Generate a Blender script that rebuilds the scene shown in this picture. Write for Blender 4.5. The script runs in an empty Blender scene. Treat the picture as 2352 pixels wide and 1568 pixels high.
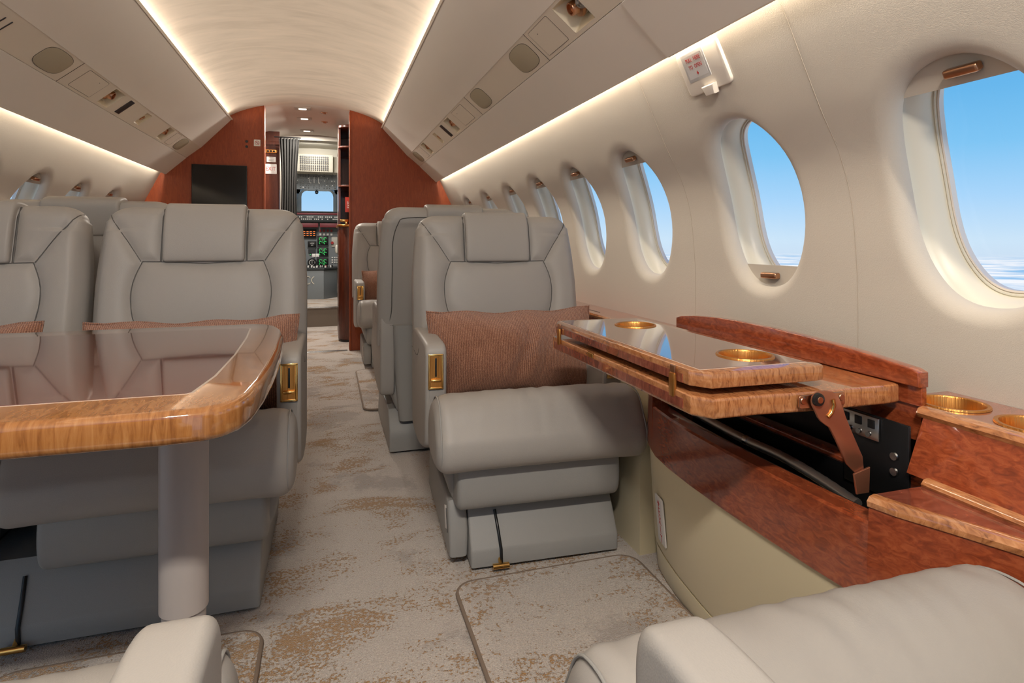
import bpy, bmesh, math, random
import numpy as np
from mathutils import Vector, Matrix
random.seed(7)
PI = math.pi
S = bpy.context.scene
COL = S.collection

# ---------------------------------------------------------------- camera, world, lights, exposure
F_PX = 1360.0
YAW = math.atan(422 / F_PX)
cd = bpy.data.cameras.new('camera'); cam = bpy.data.objects.new('camera', cd); COL.objects.link(cam)
cd.sensor_width = 36; cd.lens = F_PX / 2352 * 36; cd.shift_y = -232 / 2352; cd.clip_start = .02; cd.clip_end = 200
cam.location = (.141, 0, .88); cam.rotation_euler = (PI / 2, 0, -YAW)
S.camera = cam
S.view_settings.view_transform = 'Standard'; S.view_settings.look = 'None'
S.view_settings.gamma = 1; S.view_settings.use_curve_mapping = False
S.view_settings.exposure = 0.14
S.render.engine = 'CYCLES'
S.cycles.max_bounces = 10; S.cycles.diffuse_bounces = 5; S.cycles.glossy_bounces = 5
S.cycles.transparent_max_bounces = 12; S.cycles.sample_clamp_indirect = 6
S.cycles.use_denoising = True
S.cycles.caustics_reflective = False; S.cycles.caustics_refractive = False

def lin(r, g, b):
    f = lambda c: (c / 255 / 12.92) if c / 255 <= .04045 else ((c / 255 + .055) / 1.055) ** 2.4
    return (f(r), f(g), f(b), 1)

def world():
    w = bpy.data.worlds.new('sky'); S.world = w; w.use_nodes = True
    nt = w.node_tree; nt.nodes.clear(); N = nt.nodes.new; L = nt.links.new
    tc = N('ShaderNodeTexCoord'); sep = N('ShaderNodeSeparateXYZ'); L(tc.outputs['Generated'], sep.inputs[0])
    mr = N('ShaderNodeMapRange'); mr.inputs[1].default_value = -.25; mr.inputs[2].default_value = 1
    L(sep.outputs[2], mr.inputs[0])
    cr = N('ShaderNodeValToRGB'); L(mr.outputs[0], cr.inputs[0]); r = cr.color_ramp
    stops = [(-.25, (205, 225, 245)), (-.02, (205, 226, 246)), (.0, (205, 230, 250)), (.06, (170, 215, 252)), (.13, (128, 198, 245)), (.2, (105, 184, 238)), (.45, (70, 150, 225)), (1, (45, 115, 205))]
    while len(r.elements) < len(stops): r.elements.new(.5)
    for e, (z, c) in zip(r.elements, stops): e.position = (z + .25) / 1.25; e.color = lin(*c)
    # cloud deck below the horizon: project the ray on a far plane
    dv = N('ShaderNodeMath'); dv.operation = 'MINIMUM'; dv.inputs[1].default_value = -.008; L(sep.outputs[2], dv.inputs[0])
    dx = N('ShaderNodeMath'); dx.operation = 'DIVIDE'; L(sep.outputs[0], dx.inputs[0]); L(dv.outputs[0], dx.inputs[1])
    dy = N('ShaderNodeMath'); dy.operation = 'DIVIDE'; L(sep.outputs[1], dy.inputs[0]); L(dv.outputs[0], dy.inputs[1])
    cmb = N('ShaderNodeCombineXYZ'); L(dx.outputs[0], cmb.inputs[0]); L(dy.outputs[0], cmb.inputs[1])
    no = N('ShaderNodeTexNoise'); no.inputs['Scale'].default_value = .55; no.inputs['Detail'].default_value = 6; L(cmb.outputs[0], no.inputs['Vector'])
    cc = N('ShaderNodeValToRGB'); L(no.outputs[0], cc.inputs[0]); cc.color_ramp.elements[0].position = .38; cc.color_ramp.elements[0].color = lin(150, 198, 240)
    cc.color_ramp.elements[1].position = .58; cc.color_ramp.elements[1].color = lin(244, 248, 255)
    fac = N('ShaderNodeMapRange'); fac.inputs[1].default_value = -.018; fac.inputs[2].default_value = -.03; L(sep.outputs[2], fac.inputs[0])
    mx = N('ShaderNodeMix'); mx.data_type = 'RGBA'; L(fac.outputs[0], mx.inputs[0]); L(cr.outputs[0], mx.inputs[6]); L(cc.outputs[0], mx.inputs[7])
    bg = N('ShaderNodeBackground'); bg.inputs[1].default_value = .92; L(mx.outputs[2], bg.inputs[0])
    o = N('ShaderNodeOutputWorld'); L(bg.outputs[0], o.inputs[0])
world()

def area(name, loc, d, sx, sy, power, col, spread=PI):
    l = bpy.data.lights.new(name, 'AREA'); l.shape = 'RECTANGLE'; l.size = sx; l.size_y = sy; l.energy = power; l.color = col; l.spread = spread
    o = bpy.data.objects.new(name, l); COL.objects.link(o)
    d = Vector(d).normalized(); y = Vector((0, 1, 0)); x = y.cross(-d).normalized()
    o.matrix_world = Matrix.Translation(loc) @ Matrix((x, y, -d)).transposed().to_4x4()
    return o
WARM = (1.0, .86, .68)
for s in (-1, 1):
    # light strips hidden in the dome cove and above the side walls
    area('dome_cove_light', (s * .592, 2.0, 1.799), (-s * 1, 0, .24), .014, 5.6, 12, (1, .90, .78), math.radians(105))
    area('sidewall_cove_light', (s * 1.000, 2.0, 1.42), (s * 1, 0, -.75), .014, 5.6, 19, WARM)

# ---------------------------------------------------------------- object helpers
def link(o, parent=None):
    COL.objects.link(o)
    if parent is not None:
        o.parent = parent; o.matrix_parent_inverse = wm(parent).inverted()
    return o
def wm(o):
    m = o.matrix_basis.copy()
    if o.parent: m = wm(o.parent) @ o.matrix_parent_inverse @ m
    return m
def thing(name, label, cat, loc=(0, 0, 0), group=None):
    o = bpy.data.objects.new(name, None); o.empty_display_size = .1; o.location = loc; COL.objects.link(o)
    return tag(o, label, cat, group)
def tag(o, label=None, cat=None, group=None, kind=None):
    if label: o['label'] = label
    if cat: o['category'] = cat
    if group: o['group'] = group
    if kind: o['kind'] = kind
    return o
def mk(name, verts, faces, mat, parent=None, ang=35, smooth=True, recalc=True):
    me = bpy.data.meshes.new(name); me.from_pydata([tuple(v) for v in verts], [], [tuple(f) for f in faces])
    if recalc:
        bm = bmesh.new(); bm.from_mesh(me); bmesh.ops.recalc_face_normals(bm, faces=bm.faces); bm.to_mesh(me); bm.free()
    if smooth:
        me.shade_smooth()
        if ang < 180: me.set_sharp_from_angle(angle=math.radians(ang))
    if mat: me.materials.append(mat)
    return link(bpy.data.objects.new(name, me), parent)
def bmobj(name, bm, mat, parent=None, ang=35, smooth=True):
    me = bpy.data.meshes.new(name); bmesh.ops.recalc_face_normals(bm, faces=bm.faces); bm.to_mesh(me); bm.free()
    if smooth:
        me.shade_smooth(); me.set_sharp_from_angle(angle=math.radians(ang))
    if mat: me.materials.append(mat)
    return link(bpy.data.objects.new(name, me), parent)
def add_box(bm, c, d, bev=0, rot=None, seg=2):
    r = bmesh.ops.create_cube(bm, size=1); vs = r['verts']
    for v in vs: v.co = Vector((v.co.x * d[0], v.co.y * d[1], v.co.z * d[2]))
    if bev > 0:
        es = list({e for v in vs for e in v.link_edges})
        r2 = bmesh.ops.bevel(bm, geom=es, offset=bev, segments=seg, affect='EDGES', profile=.5)
        vs = list({v for f in r2['faces'] for v in f.verts} | {v for v in vs if v.is_valid})
    M = Matrix.Translation(c) @ (rot.to_4x4() if rot else Matrix.Identity(4))
    for v in vs: v.co = M @ v.co
def box(name, c, d, mat, parent=None, bev=0, rot=None, seg=2):
    bm = bmesh.new(); add_box(bm, c, d, bev, rot, seg); return bmobj(name, bm, mat, parent)
def frame_rot(ex, ey, ez):
    return Matrix((Vector(ex), Vector(ey), Vector(ez))).transposed()
def add_tube(bm, pts, r, n=8, cap=True):
    pts = [Vector(p) for p in pts]; rings = []
    up = None
    for i, p in enumerate(pts):
        t = (pts[min(i + 1, len(pts) - 1)] - pts[max(i - 1, 0)]).normalized()
        if up is None:
            up = Vector((0, 0, 1)) if abs(t.z) < .9 else Vector((1, 0, 0))
        a = t.cross(up)
        if a.length < 1e-6: a = t.orthogonal()
        a.normalize(); up = a.cross(t).normalized()
        rr = r[i] if isinstance(r, (list, tuple)) else r
        rings.append([bm.verts.new(p + (a * math.cos(2 * PI * k / n) + up * math.sin(2 * PI * k / n)) * rr) for k in range(n)])
    for A, B in zip(rings, rings[1:]):
        for k in range(n): bm.faces.new((A[k], A[(k + 1) % n], B[(k + 1) % n], B[k]))
    if cap: bm.faces.new(rings[0][::-1]); bm.faces.new(rings[-1])
def tube(name, pts, r, mat, parent=None, n=8):
    bm = bmesh.new(); add_tube(bm, pts, r, n); return bmobj(name, bm, mat, parent, 60)
def add_lathe(bm, prof, n=32, M=None, cap=True):
    M = M or Matrix.Identity(4); rings = []
    for r, z in prof:
        rings.append([bm.verts.new(M @ Vector((r * math.cos(2 * PI * k / n), r * math.sin(2 * PI * k / n), z))) for k in range(n)])
    for A, B in zip(rings, rings[1:]):
        for k in range(n): bm.faces.new((A[k], A[(k + 1) % n], B[(k + 1) % n], B[k]))
    if cap and prof[0][0] > 1e-4: bm.faces.new(rings[0][::-1])
    if cap and prof[-1][0] > 1e-4: bm.faces.new(rings[-1])
def lathe(name, prof, mat, parent=None, M=None, n=32, ang=40):
    bm = bmesh.new(); add_lathe(bm, prof, n, M, name not in ('cup_holder', 'ban_ring', 'gauge_face', 'inspection_ring')); bmesh.ops.remove_doubles(bm, verts=bm.verts, dist=1e-6); return bmobj(name, bm, mat, parent, ang)
def prism(name, poly, z0, z1, mat, parent=None, M=None, bev=0, seg=3, both=True):
    """polygon in local xy extruded z0..z1, then placed with M"""
    bm = bmesh.new(); a = [bm.verts.new((x, y, z0)) for x, y in poly]; b = [bm.verts.new((x, y, z1)) for x, y in poly]; n = len(poly)
    bm.faces.new(a[::-1]); top = bm.faces.new(b)
    for i in range(n): bm.faces.new((a[i], a[(i + 1) % n], b[(i + 1) % n], b[i]))
    bmesh.ops.recalc_face_normals(bm, faces=bm.faces)
    if bev:
        es = [e for e in bm.edges if abs(e.verts[0].co.z - e.verts[1].co.z) < 1e-7 and (both or e.verts[0].co.z > (z0 + z1) / 2)]
        bmesh.ops.bevel(bm, geom=es, offset=bev, segments=seg, affect='EDGES', profile=.5)
    if M:
        for v in bm.verts: v.co = M @ v.co
    return bmobj(name, bm, mat, parent, 30)
def catmull(P, n):
    P = [Vector(p) for p in P]; out = []
    for i in range(len(P) - 1):
        p0 = P[max(i - 1, 0)]; p1 = P[i]; p2 = P[i + 1]; p3 = P[min(i + 2, len(P) - 1)]
        for k in range(n):
            t = k / n
            out.append(.5 * ((2 * p1) + (p2 - p0) * t + (2 * p0 - 5 * p1 + 4 * p2 - p3) * t * t + (3 * p1 - p0 - 3 * p2 + p3) * t ** 3))
    out.append(P[-1]); return out
def rrect(w, h, r, n=6):
    pts = []
    for cx, cy, a0 in ((w / 2 - r, h / 2 - r, 0), (-w / 2 + r, h / 2 - r, 90), (-w / 2 + r, -h / 2 + r, 180), (w / 2 - r, -h / 2 + r, 270)):
        for k in range(n + 1):
            a = math.radians(a0 + 90 * k / n); pts.append((cx + r * math.cos(a), cy + r * math.sin(a)))
    return pts
def sweep_y(name, prof, y0, y1, mat, parent=None, closed=False, ny=1, ang=35, thick=0):
    """profile [(x,z)] swept along Y"""
    V = []; Fc = []; n = len(prof)
    for j in range(ny + 1):
        y = y0 + (y1 - y0) * j / ny
        V += [(x, y, z) for x, z in prof]
    m = n if closed else n - 1
    for j in range(ny):
        for i in range(m): a = j * n + i; b = j * n + (i + 1) % n; Fc.append((a, b, b + n, a + n))
    if closed: Fc.append(tuple(range(n))); Fc.append(tuple(range(ny * n, ny * n + n)))
    return mk(name, V, Fc, mat, parent, ang)
def extrude_x(name, prof, half, R, mat, parent=None, cx=0, nx=8, seg=7, ang=50, disp=None, org=(0, 0, 0)):
    """closed (y,z) profile extruded along x with rounded ends"""
    P = np.array(prof, float); c = (P.max(0) + P.min(0)) / 2; hs = (P.max(0) - P.min(0)) / 2
    st = []
    for k in range(seg + 1):
        a = PI / 2 * k / seg; st.append((-half + R - R * math.cos(a), R * (1 - math.sin(a))))
    inner = [(-half + R + (2 * half - 2 * R) * k / nx, 0) for k in range(1, nx)]
    st = st + inner + [(-x, i) for x, i in reversed(st)]
    V = []; Fc = []; n = len(P)
    for x, ins in st:
        f = 1 - ins / hs
        Q = c + (P - c) * f
        for y, z in Q:
            v = (x + cx, y, z)
            if disp: v = disp(*v)
            V.append((v[0] - org[0], v[1] - org[1], v[2] - org[2]))
    for j in range(len(st) - 1):
        for i in range(n): a = j * n + i; b = j * n + (i + 1) % n; Fc.append((a, b, b + n, a + n))
    Fc.append(tuple(range(n))); Fc.append(tuple(range((len(st) - 1) * n, len(st) * n)))
    return mk(name, V, Fc, mat, parent, ang)
def smooth_poly(P, it=2):
    for _ in range(it):
        Q = []
        for i in range(len(P)):
            a = P[i]; b = P[(i + 1) % len(P)]
            Q.append((.75 * a[0] + .25 * b[0], .75 * a[1] + .25 * b[1])); Q.append((.25 * a[0] + .75 * b[0], .25 * a[1] + .75 * b[1]))
        P = Q
    return P

def offset_poly(P, d):
    A = sum(P[i][0] * P[(i + 1) % len(P)][1] - P[(i + 1) % len(P)][0] * P[i][1] for i in range(len(P))); sg = 1 if A > 0 else -1; Q = []
    for i in range(len(P)):
        a, b, c = Vector(P[i - 1]), Vector(P[i]), Vector(P[(i + 1) % len(P)]); n1 = (b - a).normalized(); n2 = (c - b).normalized()
        n = Vector((-(n1.y + n2.y), n1.x + n2.x)) * sg; k = max(n.length ** 2 / 2, .4); Q.append(tuple(b + n * (d / k)))
    return Q
def plate_holes(name, P, holes, z0, z1, mat_, parent, bev=.0):
    bm = bmesh.new()
    def loop(pts, z): return [bm.verts.new((x, y, z)) for x, y in pts]
    rings = [loop(offset_poly(P, bev) if bev else P, z0)]
    if bev: rings += [loop(offset_poly(P, bev * .3), z0 + bev * .3), loop(P, z0 + bev), loop(P, z1 - bev), loop(offset_poly(P, bev * .3), z1 - bev * .3)]
    rings.append(loop(offset_poly(P, bev) if bev else P, z1))
    for A, B in zip(rings, rings[1:]):
        for i in range(len(A)): bm.faces.new((A[i], A[(i + 1) % len(A)], B[(i + 1) % len(A)], B[i]))
    tops = [rings[-1]]; bots = [rings[0]]
    for hx, hy, r in holes:
        c = [(hx + r * math.cos(2 * PI * k / 56), hy + r * math.sin(2 * PI * k / 56)) for k in range(56)]; A = loop(c, z0); B = loop(c, z1)
        for i in range(56): bm.faces.new((A[i], A[(i + 1) % 56], B[(i + 1) % 56], B[i]))
        tops.append(B); bots.append(A)
    for grp in (tops, bots):
        es = []
        for L in grp:
            for i in range(len(L)): es.append(bm.edges.get((L[i], L[(i + 1) % len(L)])))
        bmesh.ops.triangle_fill(bm, edges=es, use_beauty=True, use_dissolve=False)
    return bmobj(name, bm, mat_, parent, 30)
# ---------------------------------------------------------------- materials
def mat(name, col, rough=.5, metal=0, spec=.5, coat=0, sheen=0):
    m = bpy.data.materials.new(name); m.use_nodes = True; b = m.node_tree.nodes['Principled BSDF']
    b.inputs['Base Color'].default_value = col; b.inputs['Roughness'].default_value = rough; b.inputs['Metallic'].default_value = metal
    b.inputs['Specular IOR Level'].default_value = spec; b.inputs['Coat Weight'].default_value = coat; b.inputs['Coat Roughness'].default_value = .04
    b.inputs['Sheen Weight'].default_value = sheen
    return m
def nodes(m): return m.node_tree, m.node_tree.nodes['Principled BSDF']
def coords(nt, kind='Object', scale=(1, 1, 1), rot=(0, 0, 0)):
    tc = nt.nodes.new('ShaderNodeTexCoord'); mp = nt.nodes.new('ShaderNodeMapping'); mp.inputs['Scale'].default_value = scale; mp.inputs['Rotation'].default_value = rot
    nt.links.new(tc.outputs[kind], mp.inputs[0]); return mp.outputs[0]
def noise(nt, vec, sc, det=3, rough=.5, dist=0):
    n = nt.nodes.new('ShaderNodeTexNoise'); n.inputs['Scale'].default_value = sc; n.inputs['Detail'].default_value = det; n.inputs['Roughness'].default_value = rough; n.inputs['Distortion'].default_value = dist
    nt.links.new(vec, n.inputs['Vector']); return n.outputs[0]
def ramp(nt, fac, stops):
    r = nt.nodes.new('ShaderNodeValToRGB'); nt.links.new(fac, r.inputs[0])
    while len(r.color_ramp.elements) < len(stops): r.color_ramp.elements.new(.5)
    for e, (p, c) in zip(r.color_ramp.elements, stops): e.position = p; e.color = c
    return r.outputs[0]
def bump(nt, b, h, strength, dist=.002):
    n = nt.nodes.new('ShaderNodeBump'); n.inputs['Strength'].default_value = strength; n.inputs['Distance'].default_value = dist
    nt.links.new(h, n.inputs['Height']); nt.links.new(n.outputs[0], b.inputs['Normal']); return n
def math_(nt, op, a, b=None, c=None):
    n = nt.nodes.new('ShaderNodeMath'); n.operation = op
    for i, v in enumerate((a, b, c)):
        if v is None: continue
        if isinstance(v, (int, float)): n.inputs[i].default_value = v
        else: nt.links.new(v, n.inputs[i])
    return n.outputs[0]
def mixc(nt, f, a, b):
    n = nt.nodes.new('ShaderNodeMix'); n.data_type = 'RGBA'
    for i, v in ((0, f), (6, a), (7, b)):
        if isinstance(v, (int, float)): n.inputs[i].default_value = v
        elif isinstance(v, tuple): n.inputs[i].default_value = v
        else: nt.links.new(v, n.inputs[i])
    return n.outputs[2]
def wood(name, c0, c1, c2, sc=(6, 1.5, 6), nsc=4, rough=.12, coat=1.0, figure=0, det=8, rot=(0, 0, 0), kind='Object'):
    m = mat(name, c1, rough, 0, .5, coat); nt, b = nodes(m); v = coords(nt, kind, sc, rot)
    a = noise(nt, v, nsc, det, .62, 1.2)
    c = ramp(nt, a, [(.3, c0), (.5, c1), (.7, c2)])
    if figure:
        v2 = coords(nt, kind, (1, 1, 1)); w = nt.nodes.new('ShaderNodeTexWave'); w.inputs['Scale'].default_value = figure; w.inputs['Distortion'].default_value = 5; w.inputs['Detail'].default_value = 2; w.inputs['Detail Scale'].default_value = 2
        w.bands_direction = 'DIAGONAL'; nt.links.new(v2, w.inputs[0]); f = math_(nt, 'MULTIPLY', w.outputs[1], .45); c = mixc(nt, f, c, c0)
    nt.links.new(c, b.inputs['Base Color']); return m

def leather(name, col, wr=.17):
    m = mat(name, col, .46, 0, .35); nt, b = nodes(m); v = coords(nt)
    vo = nt.nodes.new('ShaderNodeTexVoronoi'); vo.inputs['Scale'].default_value = 600; nt.links.new(v, vo.inputs['Vector'])
    n2 = noise(nt, v, 9, 3, .5, .6); h = math_(nt, 'MULTIPLY_ADD', n2, 5.0, vo.outputs[0])
    bump(nt, b, h, wr, .0007)
    c = mixc(nt, noise(nt, v, 3, 2), tuple(x * .93 for x in col[:3]) + (1,), tuple(min(1, x * 1.05) for x in col[:3]) + (1,))
    nt.links.new(c, b.inputs['Base Color']); return m
LEATHER = leather('grey_leather', lin(160, 156, 151))
LEATHER_D = leather('shroud_leather', lin(150, 149, 146))
PIPING = mat('dark_piping', lin(82, 79, 76), .55)
THREAD = mat('stitch_thread', lin(170, 166, 160), .6)
def fabric_wall(name, col, sc=700, st=.35):
    m = mat(name, col, .85, 0, .2, 0, .2); nt, b = nodes(m); v = coords(nt)
    h = math_(nt, 'ADD', noise(nt, v, sc, 2), math_(nt, 'MULTIPLY', noise(nt, v, 260, 2), .5)); bump(nt, b, h, st, .0015)
    c = mixc(nt, noise(nt, v, 2.5, 3), tuple(x * .95 for x in col[:3]) + (1,), col); nt.links.new(c, b.inputs['Base Color']); return m
WALL = fabric_wall('cream_wall_fabric', lin(199, 192, 181))
PANEL = fabric_wall('overhead_vinyl', lin(234, 227, 217), 900, .12)
PSU = fabric_wall('service_rail_plastic', lin(232, 222, 205), 900, .05)
DOME = mat('dome_suede', lin(215, 202, 184), .8, 0, .2)
nt, b = nodes(DOME); v = coords(nt, 'Object', (1.2, 5, 2)); a = noise(nt, v, 2.2, 7, .6, .5)
nt.links.new(ramp(nt, a, [(.3, lin(200, 188, 173)), (.5, lin(213, 201, 186)), (.7, lin(222, 208, 192))]), b.inputs['Base Color'])
REVEAL = mat('window_reveal_plastic', lin(226, 221, 205), .35, 0, .4)
SEAL = mat('window_seal', lin(228, 218, 206), .35)
SHADE = fabric_wall('window_shade_fabric', lin(196, 188, 176), 900, .1)
CREAM = fabric_wall('cream_vinyl', lin(214, 202, 168), 800, .06); nodes(CREAM)[1].inputs['Roughness'].default_value = .5
BRONZE = mat('bronze', lin(196, 150, 118), .28, 1)
COPPER = mat('copper_painted_metal', lin(172, 116, 90), .32, .75)
GOLD = mat('gold', lin(236, 188, 112), .2, 1)
GOLDB = mat('brushed_gold', lin(214, 152, 82), .36, 1)
nt, b = nodes(GOLDB); v = coords(nt, 'Object', (260, 260, 4)); bump(nt, b, noise(nt, v, 1, 2), .5, .002)
CHROME = mat('steel', lin(200, 200, 198), .25, 1)
BLACK = mat('black_plastic', lin(20, 20, 21), .35)
DARKGREY = mat('dark_display', lin(46, 48, 50), .4)
SCREEN = mat('black_screen', lin(14, 14, 15), .12)
WHITE = mat('white_plastic', lin(232, 230, 226), .4)
RED = mat('red_print', lin(190, 40, 40), .5)
BURL = wood('burl_walnut', lin(112, 50, 29), lin(144, 68, 39), lin(168, 88, 52), (11, 6, 16), 6, .13, 1, 0, 10)
BULK = wood('bulkhead_walnut', lin(134, 56, 18), lin(148, 65, 23), lin(162, 76, 31), (14, 14, 3), 4, .5, .05)
DARKW = wood('dark_mahogany', lin(70, 31, 19), lin(84, 38, 22), lin(96, 46, 28), (12, 12, 2), 3, .35, .25)
MAPLE = wood('figured_maple', lin(120, 72, 42), lin(176, 116, 72), lin(196, 140, 94), (34, 6, 9), 5, .1, 1, 0)
MAPLE2 = wood('amber_maple_edge', lin(128, 78, 40), lin(160, 106, 58), lin(176, 124, 76), (26, 7, 3), 4, .1, 1, 0)
VENEER = wood('brown_veneer', lin(102, 52, 37), lin(112, 59, 42), lin(122, 68, 50), (60, 4, 4), 6, .05, 1)
INLAY = mat('pale_inlay', lin(232, 214, 196), .15, 0, .5, 1)
SHELFW = wood('shelf_mahogany', lin(96, 46, 34), lin(134, 70, 52), lin(160, 92, 70), (5, 12, 5), 5, .15, 1)
CURT = mat('grey_curtain', lin(66, 66, 65), .9, 0, .1)
def pillow_mat():
    m = mat('brown_woven', lin(168, 112, 88), .9, 0, .1, 0, .3); nt, b = nodes(m); v = coords(nt)
    w = nt.nodes.new('ShaderNodeTexWave'); w.inputs['Scale'].default_value = 62; w.inputs['Distortion'].default_value = 3.5; w.inputs['Detail'].default_value = 3; w.inputs['Detail Scale'].default_value = 3; w.bands_direction = 'X'; nt.links.new(v, w.inputs[0])
    w2 = nt.nodes.new('ShaderNodeTexWave'); w2.inputs['Scale'].default_value = 120; w2.inputs['Distortion'].default_value = 6; w2.inputs['Detail Scale'].default_value = 4; w2.bands_direction = 'Z'; nt.links.new(v, w2.inputs[0])
    s = math_(nt, 'ADD', w.outputs[1], math_(nt, 'MULTIPLY', w2.outputs[1], .8)); s = math_(nt, 'ADD', s, math_(nt, 'MULTIPLY', noise(nt, v, 260, 2), .9))
    nt.links.new(ramp(nt, math_(nt, 'MULTIPLY', s, .4), [(.2, lin(116, 72, 53)), (.55, lin(162, 108, 82)), (.9, lin(204, 154, 124))]), b.inputs['Base Color'])
    bump(nt, b, s, .8, .002); return m
PILLOW = pillow_mat()
def carpet_mat(name, shift=0.0, dark=1.0):
    m = mat(name, lin(190, 180, 168), .95, 0, .1, 0, .4); nt, b = nodes(m)
    tc = nt.nodes.new('ShaderNodeTexCoord'); mp = nt.nodes.new('ShaderNodeMapping'); mp.inputs['Location'].default_value = (shift, shift * .7, 0); nt.links.new(tc.outputs['Object'], mp.inputs[0]); v = mp.outputs[0]
    mp2 = nt.nodes.new('ShaderNodeMapping'); mp2.inputs['Scale'].default_value = (.8, 1.6, 1); nt.links.new(v, mp2.inputs[0])
    big = noise(nt, mp2.outputs[0], 3.6, 7, .72, .5)
    sp = noise(nt, v, 120, 2, .6)
    f = math_(nt, 'MULTIPLY_ADD', sp, .55, big)
    gold = ramp(nt, f, [(.835, (0, 0, 0, 1)), (.862, (1, 1, 1, 1))])
    n3 = noise(nt, v, 2.6, 4, .6, .3); n3 = math_(nt, 'MULTIPLY_ADD', noise(nt, v, 90, 1), .1, n3)
    shav = ramp(nt, n3, [(.6, (0, 0, 0, 1)), (.66, (1, 1, 1, 1))])
    base = mixc(nt, noise(nt, v, 260, 1), lin(150 * dark, 140 * dark, 131 * dark), lin(214 * dark, 203 * dark, 193 * dark))
    base = mixc(nt, shav, base, lin(160 * dark, 150 * dark, 142 * dark))
    gc = mixc(nt, noise(nt, v, 330, 1), lin(112, 78, 42), lin(190, 150, 98))
    nt.links.new(mixc(nt, gold, base, gc), b.inputs['Base Color'])
    h = math_(nt, 'ADD', noise(nt, v, 300, 1), math_(nt, 'MULTIPLY', gold, .5)); h = math_(nt, 'ADD', h, math_(nt, 'MULTIPLY', shav, -.5))
    bump(nt, b, h, .8, .006); return m
CARPET = carpet_mat('patterned_carpet'); MAT_TOP = carpet_mat('patterned_mat', 3.3, 1.0)
BINDING = mat('mat_binding', lin(128, 112, 98), .9)
def glass_mat():
    m = bpy.data.materials.new('window_pane'); m.use_nodes = True; nt = m.node_tree; nt.nodes.clear(); N = nt.nodes.new
    t = N('ShaderNodeBsdfTransparent'); g = N('ShaderNodeBsdfGlossy'); g.inputs['Roughness'].default_value = .02; mx = N('ShaderNodeMixShader'); fr = N('ShaderNodeValue'); fr.outputs[0].default_value = .025
    nt.links.new(fr.outputs[0], mx.inputs[0]); nt.links.new(t.outputs[0], mx.inputs[1]); nt.links.new(g.outputs[0], mx.inputs[2]); o = N('ShaderNodeOutputMaterial'); nt.links.new(mx.outputs[0], o.inputs[0]); return m
GLASS = glass_mat()
def emit(name, col, st):
    m = bpy.data.materials.new(name); m.use_nodes = True; nt, b = nodes(m); b.inputs['Base Color'].default_value = (0, 0, 0, 1); b.inputs['Emission Color'].default_value = col; b.inputs['Emission Strength'].default_value = st; return m
LAMP = emit('lamp_glow', (1, .86, .7, 1), 2.2)

# ---------------------------------------------------------------- shell geometry
Y0, YB = -.9, 4.9          # aft end, forward bulkhead
PROF = catmull([(1.238, .0, 0), (1.24, .40, 0), (1.24, .6, 0), (1.2395, .74, 0), (1.236, .83, 0), (1.221, .965, 0), (1.189, 1.065, 0), (1.139, 1.157, 0), (1.09, 1.257, 0), (1.04, 1.36, 0), (.985, 1.455, 0), (.93, 1.54, 0)], 8)
_S = [0.0]
for p, q in zip(PROF, PROF[1:]): _S.append(_S[-1] + (q - p).length)
def prof_at(s):
    s = min(max(s, 0), _S[-1] - 1e-6)
    i = int(np.searchsorted(_S, s, side='right')) - 1; i = min(i, len(PROF) - 2)
    k = (s - _S[i]) / (_S[i + 1] - _S[i]); p = PROF[i].lerp(PROF[i + 1], k)
    def tan(j):
        a = PROF[max(j - 1, 0)]; b = PROF[min(j + 1, len(PROF) - 1)]; return (b - a).normalized()
    t = tan(i).lerp(tan(i + 1), k).normalized(); return p, Vector((t.y, -t.x, 0))
def s_of_z(z):
    for i in range(len(PROF) - 1):
        if PROF[i].y <= z <= PROF[i + 1].y: return _S[i] + (z - PROF[i].y) / (PROF[i + 1].y - PROF[i].y) * (_S[i + 1] - _S[i])
def wpt(side, y, s, off=0):
    p, n = prof_at(s); q = p + n * off; return Vector((side * q.x, y, q.y))
SC = s_of_z(.980); WA, WB, WN = .141, .222, 2.25
def sup(a, b, th, n=WN):
    c, s = math.cos(th), math.sin(th)
    return (math.copysign(abs(c) ** (2 / n), c) * a, math.copysign(abs(s) ** (2 / n), s) * b)
def sup_dir(a, b, dx, dy, n=WN):
    k = (abs(dx / a) ** n + abs(dy / b) ** n) ** (-1 / n); return (dx * k, dy * k)
NS = 26
def wall_side(side, centres, name):
    V = []; Fc = []
    cs = sorted(centres); b = [(p + q) / 2 for p, q in zip(cs, cs[1:])]; b = [Y0] + b + [YB + .02]
    s0, s1 = 0.3, _S[-1]
    for i, yc in enumerate(cs):
        ya, yb = b[i], b[i + 1]; per = []
        for k in range(NS): per.append((yb, s0 + (s1 - s0) * k / NS))
        for k in range(NS): per.append((yb + (ya - yb) * k / NS, s1))
        for k in range(NS): per.append((ya, s1 + (s0 - s1) * k / NS))
        for k in range(NS): per.append((ya + (yb - ya) * k / NS, s0))
        base = len(V); n = len(per); K = 0
        dirs = [sup_dir(WA, WB, y - yc, s - SC) for y, s in per]
        R = .036; D = .036
        for m in range(9):
            ph = PI / 2 * m / 8; rho = R * (1 - math.cos(ph)); off = D * (1 - math.sin(ph))
            for (hx, hy) in dirs: V.append(wpt(side, yc + hx * (1 + rho / WA * .92), SC + hy * (1 + rho / WB), off)); 
            K += 1
        for m in range(1, 11):
            t = m / 10; t2 = t ** 1.3
            for (hx, hy), (y, s) in zip(dirs, per):
                x0 = yc + hx * (1 + R / WA * .92); q0 = SC + hy * (1 + R / WB)
                V.append(wpt(side, x0 + (y - x0) * t2, q0 + (s - q0) * t2, 0))
            K += 1
        for r in range(K - 1):
            for k in range(n): a = base + r * n + k; c = base + r * n + (k + 1) % n; Fc.append((a, c, c + n, a + n))
    o = mk(name, V, Fc, WALL, None, 60, recalc=False); return tag(o, kind='structure')
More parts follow.
